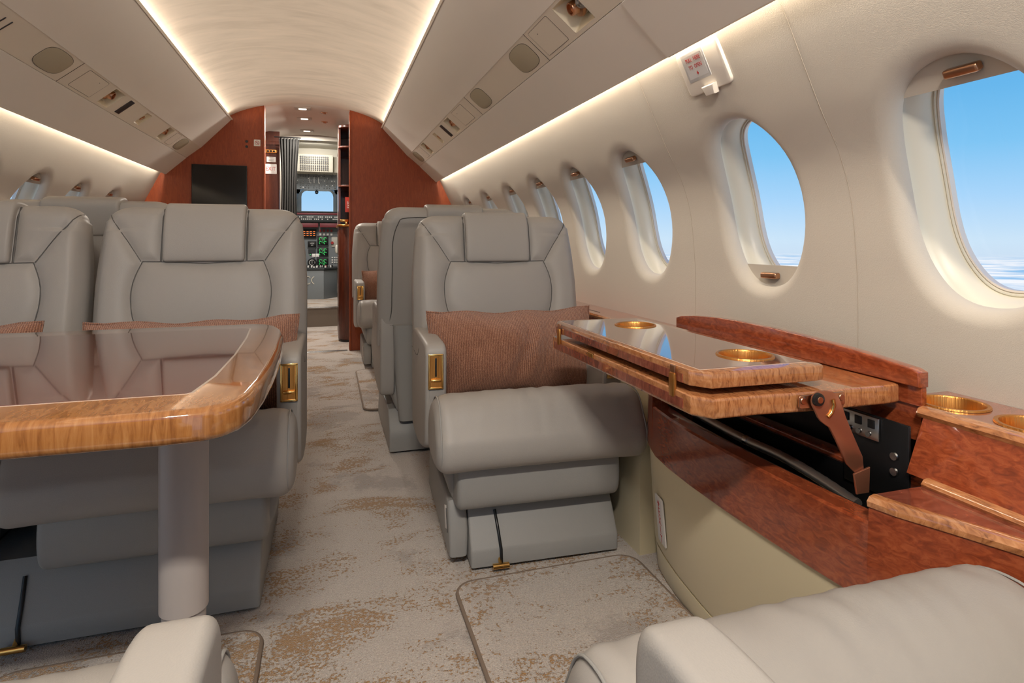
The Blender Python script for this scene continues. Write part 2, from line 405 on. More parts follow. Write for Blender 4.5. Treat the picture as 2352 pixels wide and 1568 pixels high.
CR = [-.33, .22, .750, 1.30, 1.875, 2.365, 2.82, 3.29, 3.81, 4.34]
CL = [-.33, .22, .75, 1.27, 1.80, 2.31, 2.81, 3.29, 3.77, 4.27]
wall_side(1, CR, 'wall_right'); wall_side(-1, CL, 'wall_left')
SHADES = {1.30: ('bottom', .812), 0.750: ('top', 1.132), 1.875: ('top', 1.132)}
wn = 0
def window(side, yc):
    global wn; wn += 1
    e = bpy.data.objects.new('window_%d' % wn, None); e.location = (side * 1.24, yc, .74); COL.objects.link(e); tag(e, kind='structure')
    st = [(.030, .152, .240), (.045, .152, .240), (.05, .150, .238), (.056, .142, .229), (.063, .134, .221), (.073, .126, .214), (.085, .121, .209), (.094, .118, .206)]
    n = 72
    def loft(name, st, m, ang=50):
        V = []; Fc = []
        for off, a, b in st:
            for k in range(n): x, y = sup(a, b, 2 * PI * k / n); V.append(wpt(side, yc + x, SC + y, off))
        for j in range(len(st) - 1):
            for k in range(n): p = j * n + k; q = j * n + (k + 1) % n; Fc.append((p, q, q + n, p + n))
        return mk(name, V, Fc, m, e, ang)
    loft('window_frame', st, REVEAL)
    loft('inner_ring', [(.094, .119, .207), (.090, .116, .204), (.090, .1135, .2015), (.096, .112, .200)], REVEAL)
    loft('pane_seal', [(.096, .113, .201), (.092, .1105, .1985), (.093, .1075, .1955), (.101, .1075, .1955), (.106, .1075, .1955)], SEAL, 70)
    V = [wpt(side, yc, SC, .104)] + [wpt(side, yc + x, SC + y, .104) for x, y in (sup(.107, .195, 2 * PI * k / n) for k in range(n))]
    mk('pane', V, [(0, 1 + k, 1 + (k + 1) % n) for k in range(n)], GLASS, e, recalc=False)
    if side * 1 == 1 and yc < .6 and yc != .22: return
    kind, z = SHADES.get(yc, ('top', 1.132)) if side > 0 else ('top', 1.132)
    s = s_of_z(z) - SC; a, b = .150, .238; rows = 14; V = []; Fc = []
    lo, hi = (s, b * .998) if kind == 'top' else (-b * .998, s)
    for off in (.034, .037):
        for i in range(rows + 1):
            t = lo + (hi - lo) * (i / rows) ** (1 if kind == 'top' else 1); hx = a * max(0, 1 - abs(t / b) ** WN) ** (1 / WN)
            for k in range(7): V.append(wpt(side, yc + hx * (k / 3 - 1), SC + t, off))
    for l in (0, 1):
        for i in range(rows):
            for k in range(6): p = l * (rows + 1) * 7 + i * 7 + k; Fc.append((p, p + 1, p + 8, p + 7))
    if kind == 'top': q = 0
    else: q = rows * 7
    for k in range(6): p = q + k; Fc.append((p, p + 1, p + 1 + (rows + 1) * 7, p + (rows + 1) * 7))
    sh = mk('shade', V, Fc, SHADE, e, 40)
    zc = SC + (s + .027 if kind == 'top' else s - .026); P, nn = prof_at(zc); c = wpt(side, yc - (.022 if yc == .750 else 0), zc, .024)
    nrm = Vector((side * nn.x, 0, nn.y)); ey = Vector((0, 1, 0)); ez = nrm.cross(ey) 
    box('shade_handle', c, (.018, .058, .016), BRONZE, sh, .0045, frame_rot(nrm, ey, ez), 3)
for y in CR: window(1, y)
for y in CL: window(-1, y)

# wall panel seams
def seam(side, y, z0, z1, name='trim_seam', r=.0012, m=None):
    pts = [wpt(side, y, s_of_z(z0) + (s_of_z(z1) - s_of_z(z0)) * k / 30, -.0002) for k in range(31)]
    return tube(name, pts, r, m or mat('seam_shadow', lin(120, 110, 100), .9), None, 6)
seam_m = mat('seam_gap', lin(176, 166, 152), .9)
for i, (y, sd) in enumerate(((1.005, 1), (1.60, 1))):
    tag(seam(sd, y, .6, 1.40, 'trim_%d' % (i + 1), .0008, seam_m), kind='structure')

# dome ceiling, from wall top to wall top
dome = [(1.0, 1.44), (.93, 1.54), (.80, 1.63), (.70, 1.66)]
arc = []
for k in range(49):
    a = PI * k / 48; arc.append((.68 * math.cos(a), 1.665 + .285 * math.sin(a)))
dprof = dome + arc + [(-x, z) for x, z in reversed(dome)]
tag(sweep_y('ceiling', dprof, Y0, YB + .04, DOME, None, ny=1, ang=60), kind='structure')
tag(sweep_y('ceiling_vestibule', [(x * 1.0, z) for x, z in [(1.1, 1.2), (1.0, 1.5)] + arc + [(-1.0, 1.5), (-1.1, 1.2)]], YB + .04, 6.34, mat('vestibule_suede', lin(214, 208, 198), .7), None, ny=1), kind='structure')

# overhead panels (upper and lower) and the service rails between them
def sidep(side, pts): return [(side * x, z) for x, z in pts]
OV_UP = [(.557, 1.793), (.550, 1.7955), (.553, 1.7985), (.572, 1.788), (.60, 1.755), (.70, 1.66), (.81, 1.60), (.765, 1.571)]
OV_LO = [(.862, 1.491), (.996, 1.366), (1.003, 1.366), (1.006, 1.372), (.90, 1.50), (.875, 1.51)]
ti = 3
for s in (-1, 1):
    tag(sweep_y('trim_%d' % ti, sidep(s, OV_UP), Y0, YB + .01, PANEL, None, True), kind='structure'); ti += 1
    tag(sweep_y('trim_%d' % ti, sidep(s, [(.5572, 1.7905), (.5485, 1.7965), (.5478, 1.795), (.5555, 1.788)]), Y0, YB + .01, PSU, None, True), kind='structure'); ti += 1
    if s < 0:
        tag(sweep_y('trim_%d' % ti, sidep(s, OV_LO), Y0, YB + .01, PANEL, None, True), kind='structure'); ti += 1
    else:
        for ya, yb, dx in ((1.372, YB + .01, 0), (.60, 1.368, .004), (Y0, .596, .007)):
            tag(sweep_y('trim_%d' % ti, [(x - dx, z - dx) for x, z in OV_LO], ya, yb, PANEL, None, True), kind='structure'); ti += 1

RA, RB_ = Vector((.763, 0, 1.572)), Vector((.860, 0, 1.492))
def rail_frame(side, y, t=.5, off=0):
    p = RA.lerp(RB_, t); p = Vector((side * p.x, y, p.z)); d = (RB_ - RA).normalized(); e2 = Vector((side * d.x, 0, d.z)); n = Vector((-side * .636, 0, -.771)).normalized()
    # e1 along Y, e2 outboard-down, n into the cabin
    n = e2.cross(Vector((0, 1, 0))); 
    if n.z > 0: n = -n
    return Matrix.Translation(p + n * off) @ frame_rot((0, 1, 0), e2, n).to_4x4()
LINE = mat('hairline_gap', lin(70, 62, 54), .9)
GRILLE = mat('speaker_cloth', lin(186, 172, 142), .8); nt, b = nodes(GRILLE); v = coords(nt)
wv = nt.nodes.new('ShaderNodeTexWave'); wv.inputs['Scale'].default_value = 105; wv.bands_direction = 'Y'; nt.links.new(v, wv.inputs[0]); bump(nt, b, wv.outputs[1], .8, .003)
nt.links.new(mixc(nt, wv.outputs[1], lin(190, 178, 150), lin(222, 210, 182)), b.inputs['Base Color'])
RECESS = mat('recess_cream', lin(232, 218, 190), .4)
def place_bm(bm, M):
    for v in bm.verts: v.co = M @ v.co
def outline_tube(M, poly, r, name, m, parent):
    pts = [M @ Vector((x, y, 0)) for x, y in poly]; pts.append(pts[0]); return tube(name, pts, r, m, parent, 5)
def rail(side, items, label):
    root = thing('passenger_service_rail', label, 'ceiling rail', (side * .81, YB - .1, 1.53), 'passenger service rails')
    # rail body with pockets
    yy = sorted(items, key=lambda q: q[1]); 
    n0 = []
    V = []; Fc = []
    def strip(ya, yb, t0=0., t1=1.):
        b0 = len(V)
        for y in (ya, yb):
            for t in (t0, (t0 + t1) / 2, t1):
                M = rail_frame(side, y, t, -.002 + .004 * 0); V.append(M.translation.copy())
        Fc.extend([(b0, b0 + 1, b0 + 4, b0 + 3), (b0 + 1, b0 + 2, b0 + 5, b0 + 4)])
    holes = [(y, w) for k, y, w in yy if k in ('light', 'pocket')]
    cur = Y0
    tw = {'light': (.10, .90), 'pocket': (.16, .84)}
    for k, y, w in yy:
        if k in tw:
            t0, t1 = tw[k]; strip(cur, y - w / 2); strip(y - w / 2, y + w / 2, 0, t0); strip(y - w / 2, y + w / 2, t1, 1); cur = y + w / 2
    strip(cur, YB)
    mk('rail_panel', V, Fc, PSU, root, 30, recalc=False)
    L = (RB_ - RA).length
    for k, y, w in yy:
        M = rail_frame(side, y, .5, -.002)
        if k == 'speaker':
            poly = []
            for i in range(40):
                a = 2 * PI * i / 40; x = w / 2 * math.copysign(abs(math.cos(a)) ** .75, math.cos(a)); yv = L * .40 * math.copysign(abs(math.sin(a)) ** .55, math.sin(a)); poly.append((x, yv))
            prism('speaker_grille', poly, -.001, .0016, GRILLE, root, M, .001)
            outline_tube(rail_frame(side, y, .5, -.0015), [(x * 1.01, q * 1.01) for x, q in poly], .0008, 'grille_rim', LINE, root)
        elif k == 'hatch':
            h = prism('access_hatch', rrect(w, L * .80, .008), -.001, .0006, PSU, root, M)
            P = rrect(w, L * .80, .008); outline_tube(M, P, .0009, 'hatch_gap', LINE, h)
            box('hatch_latch', M @ Vector((w * .2, -L * .22, .001)), (.004, .002, .001), BLACK, h, 0, M.to_3x3())
        elif k == 'seam':
            tube('rail_joint', [rail_frame(side, y, 0, -.0015).translation, rail_frame(side, y, 1, -.0015).translation], .0009, LINE, root, 5)
        elif k == 'display':
            box('sign_window', M.translation, (w, L * .74, .003), DARKGREY, root, .0004, M.to_3x3())
        elif k == 'slit':
            for d in (-.02, .02):
                box('vent_slot', M @ Vector((d, 0, .0005)), (.006, L * .5, .002), BLACK, root, .0009, M.to_3x3())
        else:
            t0, t1 = tw[k]; hw = L * (t1 - t0) / 2; dep = .05 if k == 'light' else .018
            V2 = []
            for sc, z in ((1, -.0005), (.985, -.004), (.62, -dep), (0, -dep)):
                for x, q in rrect(w * sc + .0001, 2 * hw * sc + .0001, .007 * max(sc, .01)): V2.append(M @ Vector((x, q, z)))
            nn = 28; Fc2 = [(r * nn + i, r * nn + (i + 1) % nn, (r + 1) * nn + (i + 1) % nn, (r + 1) * nn + i) for r in range(3) for i in range(nn)]
            rc = mk('light_recess' if k == 'light' else 'switch_recess', V2, Fc2, RECESS, root, 40)
            if k == 'light':
                T = M @ Matrix.Translation((0.006, 0, -.036)) @ Matrix.Rotation(math.radians(22), 4, 'X') @ Matrix.Scale(1.25, 4)
                lathe('reading_lamp', [(0, -.004), (.024, -.004), (.026, 0), (.024, .006), (.017, .010), (.016, .024), (.0145, .0265), (.012, .0265), (.011, .018), (0, .018)], BRONZE, rc, T, 28)
                T2 = M @ Matrix.Translation((-.030, -.004, -.030)) @ Matrix.Rotation(math.radians(-30), 4, 'Y')
                lathe('air_nozzle', [(0, -.004), (.020, -.004), (.021, .004), (.017, .011), (.013, .012), (.009, .006), (0, .006)], CHROME if side > 0 and y < 2 else BRONZE, rc, T2, 24)
            else:
                box('switch_lever', M @ Vector((0, 0, -.006)), (.010, .03, .008), BRONZE, rc, .002, M.to_3x3() @ Matrix.Rotation(.3, 3, 'Z'))
    return root
rail(1, [('light', 1.575, .135), ('hatch', 1.78, .17), ('seam', 1.888, 0), ('speaker', 2.02, .19), ('speaker', 2.65, .19), ('seam', 2.80, 0), ('hatch', 3.03, .22), ('light', 3.317, .12), ('display', 3.487, .055), ('pocket', 3.751, .07), ('light', 4.20, .12), ('hatch', 4.39, .13), ('speaker', 4.63, .17)],
     'cream strip of reading lamps and speakers above the right-hand windows')
rail(-1, [('slit', 2.18, 0), ('speaker', 2.55, .21), ('seam', 2.70, 0), ('hatch', 2.89, .22), ('light', 3.154, .13), ('display', 3.338, .06), ('pocket', 3.639, .09), ('light', 4.10, .12), ('hatch', 4.29, .12), ('speaker', 4.50, .18)],
     'cream strip of reading lamps and speakers above the left-hand windows')

# floor
def plane(name, x0, x1, y0, y1, z, m):
    return mk(name, [(x0, y0, z), (x1, y0, z), (x1, y1, z), (x0, y1, z)], [(0, 1, 2, 3)], m, None, recalc=False)
tag(plane('floor', -1.25, 1.25, Y0, 6.36, 0, CARPET), kind='structure')

# forward bulkhead with aisle opening
def bulkhead():
    def out(side, x_in):
        P = [(x_in, 0), (1.238, 0), (1.24, .6), (1.236, .83), (1.221, .965), (1.189, 1.065), (1.139, 1.157), (1.09, 1.257), (1.04, 1.36), (.98, 1.46), (.93, 1.54), (.80, 1.63), (.70, 1.665)]
        for k in range(20):
            a = PI / 2 * k / 19 * .98; x = .685 * math.cos(a)
            if x < x_in + .004: break
            P.append((x, 1.667 + .285 * math.sin(a)))
        P.append((x_in, 1.667 + .285 * math.sqrt(1 - (x_in / .685) ** 2)))
        return [(side * x, z) for x, z in P]
    MX = Matrix(((1, 0, 0, 0), (0, 0, 1, 0), (0, 1, 0, 0), (0, 0, 0, 1)))
    tag(prism('wall_front', out(-1, .328), YB, YB + .045, BULK, None, MX), kind='structure')
    tag(prism('wall_front_right', out(1, .304), YB, YB + .045, BULK, None, MX), kind='structure')
    for i, (x, s) in enumerate(((-.328, -1), (.304, 1))):
        tag(box('trim_%d' % (20 + i), (x + s * .004, YB + .02, .955), (.016, .06, 1.90), BULK, None, .003), kind='structure')
bulkhead()
tag(box('trim_22', (-.012, YB + .01, .003), (.60, .03, .006), CHROME, None, .002), kind='structure')

# ---------------------------------------------------------------- seats
def rr_loop(hx, hy, r, M=8, Mb=8, Ms=3, K=6):
    r = min(r, hx * .98, hy * .98); P = []
    def seg(a, b, n):
        for k in range(n): t = k / n; P.append((a[0] + (b[0] - a[0]) * t, a[1] + (b[1] - a[1]) * t))
    def arc_(cx, cy, a0):
        for k in range(K): a = math.radians(a0 + 90 * k / K); P.append((cx + r * math.cos(a), cy + r * math.sin(a)))
    seg((-hx + r, -hy), (hx - r, -hy), M); arc_(hx - r, -hy + r, -90); seg((hx, -hy + r), (hx, hy - r), Ms); arc_(hx - r, hy - r, 0)
    seg((hx - r, hy), (-hx + r, hy), Mb); arc_(-hx + r, hy - r, 90); seg((-hx, hy - r), (-hx, -hy + r), Ms); arc_(-hx + r, -hy + r, 180)
    return P
def loft_z(name, st, mat_, parent, M=8, Mb=8, Ms=3, K=6, disp=None, ang=60):
    V = []; Fc = []; n = None
    for z, hx, hy, cx, cy, r in st:
        P = rr_loop(hx, hy, r, M, Mb, Ms, K); n = len(P); V += [(x + cx, y + cy, z) for x, y in P]
    for j in range(len(st) - 1):
        for i in range(n): a = j * n + i; b = j * n + (i + 1) % n; Fc.append((a, b, b + n, a + n))
    Fc.append(tuple(range(n))); Fc.append(tuple(range((len(st) - 1) * n, len(st) * n)))
    if disp: A = disp(np.array(V)); V = [tuple(q) for q in A]
    return mk(name, V, Fc, mat_, parent, ang)
BH, BT = .575, .056
def mirror(P): return [(-x, z) for x, z in P]
zj = BH - .178
SEAMS = []
for sg in (1, -1):
    m = (lambda P: P) if sg == 1 else mirror
    SEAMS.append(m([(.268, BH - .024), (.250, BH - .055), (.210, BH - .115), (.172, zj)]))
    SEAMS.append(m([(q.x, q.y) for q in catmull([(.168, zj, 0), (.186, zj - .05, 0), (.193, zj - .10, 0), (.187, zj - .16, 0), (.172, zj - .21, 0), (.165, zj - .27, 0)], 6)]))
    SEAMS.append(m([(.168, zj), (.12, zj - .001)]))
    SEAMS.append(m([(.119, zj), (.119, BH - .01)]))
SEAMS.append([(-.119, zj - .001), (0, zj - .008), (.119, zj - .001)])
def seam_dist(x, z):
    d = np.full(x.shape, 9.0)
    for P in SEAMS:
        for (ax, az), (bx, bz) in zip(P, P[1:]):
            vx, vz = bx - ax, bz - az; t = np.clip(((x - ax) * vx + (z - az) * vz) / (vx * vx + vz * vz), 0, 1)
            d = np.minimum(d, np.hypot(x - ax - t * vx, z - az - t * vz))
    return d
def front_puff(x, z):
    d = seam_dist(np.asarray(x, float), np.asarray(z, float))
    g = -.017 * (1 - np.exp(-(d / .016) ** 1.1)) - .009 * np.exp(-((np.abs(x) - .235) / .05) ** 2) * (z < zj + .1)
    lum = -.010 * np.exp(-((z - .29) / .14) ** 2) * np.exp(-(x / .17) ** 4)
    return g + lum
def back_disp(A):
    x, y, z = A.T; fr = np.clip((-y - .0) / BT, 0, 1) ** 2
    edge = np.clip((.298 - np.abs(x)) / .03, 0, 1) * np.clip((BH - z) / .03, 0, 1)
    y2 = y + fr * edge * front_puff(x, z)
    # rear: shallow hollow inside the boxing seam
    rr = np.clip(y / BT, 0, 1) ** 4; y2 = y2 - rr * .007 * np.clip((.235 - np.abs(x)) / .02, 0, 1) * np.clip((BH - .05 - z) / .02, 0, 1)
    return np.stack([x, y2, z], 1)
def make_seat():
    root = thing('cabin_seat', 'x', 'seat')
    # backrest, pivoting at the cushion rear
    st = []
    for k in range(92):
        z = .03 + (BH - .05 - .03) * k / 91; f = z / BH
        hx = .298 - .022 * max(0, (f - .55) / .45) ** 1.5; st.append((z, hx, BT * (1 - .12 * f), 0, 0, .04))
    zt = BH - .05
    for k in range(1, 13):
        a = PI / 2 * k / 12; z = zt + .05 * math.sin(a); st.append((z, .276 - .062 * (1 - math.cos(a)) ** 1.1, BT * .88 - .034 * (1 - math.cos(a)), 0, 0, .04))
    st = [(.01, .25, BT - .02, 0, 0, .03), (.018, .275, BT - .006, 0, 0, .04)] + st
    bk = loft_z('backrest', st, LEATHER, root, 116, 30, 3, 7, back_disp)
    pv = Vector((0, .585, .42)); bk.location = pv; bk.rotation_euler = (math.radians(-11), 0, 0)
    # NB bk coords are local to pivot
    def fy(x, z):
        f = z / BH; e = min(max((.298 - abs(x)) / .03, 0), 1) * min(max((BH - z) / .03, 0), 1); return -BT * (1 - .12 * f) + float(front_puff(np.array([x]), np.array([z]))[0]) * e
    from mathutils.bvhtree import BVHTree
    bvh = BVHTree.FromPolygons([v.co for v in bk.data.vertices], [tuple(p.vertices) for p in bk.data.polygons])
    bm = bmesh.new()
    for P in SEAMS:
        Q = []
        for (ax, az), (bx, bz) in zip(P, P[1:]):
            for k in range(5): t = k / 5; Q.append((ax + (bx - ax) * t, az + (bz - az) * t))
        Q.append(P[-1]); pts = []
        for x, z in Q:
            h = bvh.ray_cast(Vector((x, -1, z)), Vector((0, 1, 0)))[0]
            if h is not None and h.y < .005: pts.append((x, h.y - .0007, z))
        add_tube(bm, pts, .0030 if P[0][0] == P[1][0] else .0015, 6)
    pp = bmobj('front_piping', bm, PIPING, None, 60); pp.parent = bk
    bm = bmesh.new(); Q = [(-.252, BT * .93 + .0005, .135)] + [(-.245, BT * (1 - .12 * z / BH) + .0005, z) for z in (.18, .25, .35, .45)] + [(-.226, BT * .885, BH - .055), (-.19, BT * .86, BH - .032), (0, BT * .86, BH - .030)]
    Q += [(-x, y, z) for x, y, z in Q[::-1][1:]]; add_tube(bm, [tuple(v) for v in catmull(Q, 4)], .0019, 5)
    add_tube(bm, [(-.278, BT * .8, .125), (-.25, BT * .965, .118), (.25, BT * .965, .118), (.278, BT * .8, .125)], .002, 5)
    pp = bmobj('rear_piping', bm, PIPING, None, 60); pp.parent = bk
    P = [(-BT - .020, BH - .176), (-BT - .024, BH - .11), (-BT - .020, BH - .04), (-BT - .006, BH + .002), (-BT + .022, BH + .012), (.02, BH + .014), (BT - .012, BH + .008), (BT + .000, BH - .012), (BT + .001, BH - .10), (BT - .012, BH - .112), (-BT + .02, BH - .178), (-BT - .010, BH - .182)]
    P = smooth_poly(P, 3)
    hr = extrude_x('headrest', P, .114, .010, LEATHER, None, 0, 30, 6, 60); hr.parent = bk
    # bolster roll + cushion
    roll = smooth_poly([(.018, .40), (.002, .375), (.0, .33), (.022, .298), (.07, .286), (.15, .284), (.22, .29), (.24, .34), (.238, .385), (.20, .44), (.15, .470), (.10, .477), (.05, .462)], 2)
    def rd(x, y, z):
        k = 1 if z > .38 else .3
        w = (.0011 * math.sin(x * 74 + y * 30 + 2.2 * math.sin(x * 23)) + .0008 * math.sin(x * 151 - y * 40 + 3 * math.sin(x * 17 + 1))) * math.exp(-((y - .10) / .09) ** 2) * k
        return (x, y, z + w - .004 * (abs(x) / .28) ** 4)
    extrude_x('seat_bolster', roll, .289, .036, LEATHER, root, 0, 60, 8, 60, rd)
    A = np.array(roll); cc_ = (A.max(0) + A.min(0)) / 2; hs_ = (A.max(0) - A.min(0)) / 2
    for sg in (-1, 1):
        xs = .289 - .036 * .36; ins = .036 * (1 - math.sqrt(1 - .64 ** 2)) - .0004
        Q = [(sg * xs, *(cc_ + (np.array(p) - cc_) * (1 - ins / hs_))) for p in roll]; tube('bolster_piping', Q + Q[:2], .0020, LEATHER_D, root, 6)
    cush = smooth_poly([(.12, .33), (.62, .30), (.62, .37), (.55, .395), (.36, .408), (.22, .412), (.12, .41)], 2)
    extrude_x('seat_cushion', cush, .238, .03, LEATHER, root, 0, 20, 6, 60)
    # arms
    for sg in (-1, 1):
        ap = smooth_poly([(.213, .44), (.208, .50), (.204, .562), (.214, .585), (.25, .591), (.34, .590), (.60, .588), (.655, .580), (.665, .55), (.665, .26), (.64, .236), (.45, .236), (.25, .285), (.225, .32)], 2)
        # restore front face straightness by adding support
        arm = extrude_x('armrest', ap, .0300, .012, LEATHER, root, sg * .2665, 4, 6, 50)
        tube('arm_seam', [(sg * .2962, .655, .51), (sg * .2962, .50, .51), (sg * .2962, .44, .52), (sg * .2962, .40, .545), (sg * .291, .39, .579)], .0012, PIPING, arm, 5)
        for dx in (.010,): tube('stitching', [(sg * .286, .2115, .44), (sg * .286, .2085, .555), (sg * .286, .225, .578), (sg * .286, .26, .5845), (sg * .286, .40, .5865), (sg * .286, .60, .586)], .0009, THREAD, arm, 4)
        # gold bezel on the front face
        y0 = .2080
        bm = bmesh.new(); c = Vector((sg * .2675, y0, .514)); w, h = .0425, .098
        for d, s_ in (((-w / 2 + .003, 0, 0), (.006, .009, h)), ((w / 2 - .003, 0, 0), (.006, .009, h)), ((0, 0, h / 2 - .003), (w, .009, .006)), ((0, 0, -h / 2 + .003), (w, .009, .006))):
            add_box(bm, c + Vector(d), s_, .0018)
        bz = bmobj('latch_bezel', bm, GOLD, arm)
        box('latch_plate', c + Vector((0, -.0012, 0)), (w - .008, .003, h - .008), GOLDB, bz)
        box('latch_slot', c + Vector((0, -.0028, .012)), (.005, .002, .052), BLACK, bz, .0008)
        lathe('latch_lever', [(0, -.014), (.004, -.014), (.005, -.012), (.005, .012), (.004, .014), (0, .014)], GOLD, bz, Matrix.Translation(c + Vector((0, -.0045, -.024))) @ Matrix.Rotation(PI / 2, 4, 'Y'), 16)
        # recline button on the inner face
        q = Vector((sg * .2360, .32, .522)); bm = bmesh.new()
        for d, s_ in (((0, -.009, 0), (.004, .003, .042)), ((0, .009, 0), (.004, .003, .042)), ((0, 0, .0195), (.004, .021, .003)), ((0, 0, -.0195), (.004, .021, .003))): add_box(bm, q + Vector(d), s_, .001)
        rb = bmobj('recline_bezel', bm, GOLD, arm); box('recline_button', q + Vector((sg * .001, 0, -.008)), (.003, .015, .02), COPPER, rb, .001)
    # under-seat body
    extrude_x('apron', smooth_poly([(.075, .31), (.066, .26), (.068, .20), (.085, .172), (.13, .165), (.35, .165), (.35, .31)], 2), .228, .016, LEATHER_D, root, 0, 4, 5, 50)
    loft_z('seat_body', [(.17, .225, .24, 0, .39, .02), (.20, .238, .25, 0, .39, .02), (.30, .262, .25, 0, .39, .03), (.36, .262, .25, 0, .39, .03)], LEATHER_D, root)
    loft_z('back_skirt', [(.14, .22, .03, 0, .655, .02), (.30, .235, .035, 0, .66, .025), (.50, .245, .03, 0, .672, .025), (.535, .245, .03, 0, .676, .02)], LEATHER_D, root, 10, 10)
    return root
def kids(o): return [c for c in S.objects if c.parent == o]
def dup(o, parent=None):
    c = o.copy(); COL.objects.link(c); c.parent = parent
    if parent is not None: c.matrix_parent_inverse = o.matrix_parent_inverse.copy()
    for k in kids(o): dup(k, c)
    return c
def part(root, name):
    for c in kids(root):
        if c.name.split('.')[0] == name: return c
def add_base(root, cx, hw, slot, fwd=True, side=0):
    """floor plinth, local to the seat"""
    inv = root.matrix_basis.copy()
    def L(o): o.matrix_parent_inverse = Matrix.Identity(4); return o
    b = extrude_x('floor_plinth', [(.098, .012), (.096, .052), (.100, .060), (.165, .172), (.60, .172), (.66, .10), (.665, .06), (.663, .012)], hw, .006, LEATHER_D, None, cx, 2, 3, 40); b.parent = root
    y = lambda z: .100 + (z - .060) * .58
    if slot is not None:
        s = tube('plinth_slot', [(slot + .004, .094, .02), (slot + .003, .094, .055), (slot, y(.10) - .002, .10), (slot - .004, y(.14) - .001, .14)], .0045, BLACK, None, 6); s.parent = b
        g = bmesh.new(); add_tube(g, [(slot - .022, .082, .018), (slot + .022, .082, .018)], .0075, 12); add_tube(g, [(slot, .082, .018), (slot, .100, .03)], .005, 8); q = bmobj('floor_latch', g, GOLD, None); q.parent = b
    for sx in (-1, 1):
        g = bmesh.new(); add_lathe(g, [(.012, .0), (.014, .004), (.008, .010), (.007, .022), (0, .022)], 12, Matrix.Translation((cx + sx * (hw - .04), .14, .0))); q = bmobj('track_fitting', g, BLACK, None); q.parent = b
    if side:
        x = cx - hw - .028 if side < 0 else cx + hw + .028
        q = extrude_x('plinth_side_cover', [(.13, .03), (.125, .10), (.16, .172), (.60, .172), (.62, .03)], .026, .01, LEATHER_D, None, x, 2, 3, 40); q.parent = root
        st = box('side_sticker', (x - .0262, .19, .115), (.002, .035, .06), WHITE, None, .001, Matrix.Rotation(-.35, 3, 'X')); st.parent = q; st2 = box('sticker_edge', (x - .0262, .168, .115), (.0022, .006, .062), BLACK, None, .001, Matrix.Rotation(-.35, 3, 'X')); st2.parent = q
proto = make_seat()
SEATS = [
 # x, y, rotation, label, back scale, base centre, half width, slot, side
 (.684, 1.42, -3, 'grey leather seat facing the camera beside the open fold-out table', .965, .022, .21, -.11, -1),
 (-.223, 1.42, 0, 'grey leather aisle seat facing the camera behind the glossy dining table', .99, -.085, .295, -.27, 0),
 (-.833, 1.42, 0, 'grey leather window seat cut by the left edge of the photo, behind the dining table', .99, .0, .2, None, 0),
 (.664, .622, 180, 'pale grey seat in the bottom right corner, seen from behind its armrest', 1.0, 0, .22, None, 0),
 (-.237, .738, 180, 'pale grey seat in the bottom left corner, only armrest and cushion edge showing', 1.0, 0, .22, None, 0),
 (.640, 3.13, 180, 'grey leather seat with its back to the camera, right behind the single facing seat', 1.05, .0, .26, None, 0),
 (-.675, 3.13, 180, 'grey leather seat turned away on the left, only its top edge above the near seats', 1.06, .0, .26, None, 0),
 (.622, 4.05, 0, 'farthest grey leather seat, in front of the right-hand wood bulkhead', 1.05, .02, .215, -.12, -1),
]
seat_objs = []
for i, (x, y, r, lab, bs, bc, bw, sl, sd) in enumerate(SEATS):
    seat_objs.append(proto if i == 0 else dup(proto))
for o, (x, y, r, lab, bs, bc, bw, sl, sd) in zip(seat_objs, SEATS):
    o['label'] = lab; o['group'] = 'grey leather cabin seats'
    add_base(o, bc, bw, sl, True, sd)
    bk = part(o, 'backrest'); bk.scale = (1, 1, bs)
    if y == 3.13 or y == 4.05: bk.scale = (1.03, 1, bs)
for o, (x, y, r, *_rest) in zip(seat_objs, SEATS):
    o.location = (x, y, 0); o.rotation_euler = (0, 0, math.radians(r))

# lumbar pillows
def make_pillow():
    n = 44; V = []; Fc = []
    hx, hz, t = .272, .132, .088
    def side_(sg):
        b0 = len(V)
        for i in range(n + 1):
            for j in range(n + 1):
                u = math.sin(PI / 2 * (2 * i / n - 1)); v = math.sin(PI / 2 * (2 * j / n - 1))
                k = max(0, (1 - abs(u) ** 2.2)) ** .62 * max(0, (1 - abs(v) ** 2.1)) ** .62
                x = hx * u * (1 - .045 * (1 - v * v)); z = hz * v * (1 - .09 * (1 - u * u)) + (.004 * math.sin(9 * u) if v > 0 else .003 * math.sin(11 * u + 1)) * abs(v)
                w = .020 * math.exp(-((u - .22 - .10 * v) / .06) ** 2) - .020 * math.exp(-((u - .10 - .16 * v) / .05) ** 2) + .004 * math.sin(6 * u + 4 * v) - .010 * math.exp(-((u + .55 - .3 * v) / .10) ** 2) * (v < .2)
                V.append((x, sg * (t * k + w * k), z))
        for i in range(n):
            for j in range(n): a = b0 + i * (n + 1) + j; Fc.append((a, a + 1, a + n + 2, a + n + 1))
    side_(-1); side_(1)
    o = mk('lumbar_pillow', V, Fc, PILLOW, None, 70)
    bm = bmesh.new(); bm.from_mesh(o.data); bmesh.ops.remove_doubles(bm, verts=bm.verts, dist=.0006); bmesh.ops.recalc_face_normals(bm, faces=bm.faces); bm.to_mesh(o.data); bm.free()
    q = []
    for k in range(65):
        a = 2 * PI * k / 64; c, s = math.cos(a), math.sin(a); m = max(abs(c), abs(s)); u, v = c / m, s / m
        q.append((hx * u * (1 - .045 * (1 - v * v)), 0, hz * v * (1 - .09 * (1 - u * u)) + (.004 * math.sin(9 * u) if v > 0 else .003 * math.sin(11 * u + 1)) * abs(v)))
    w = tube('welt', q, .004, PILLOW, None, 6); w.parent = o
    return o
pil = make_pillow()
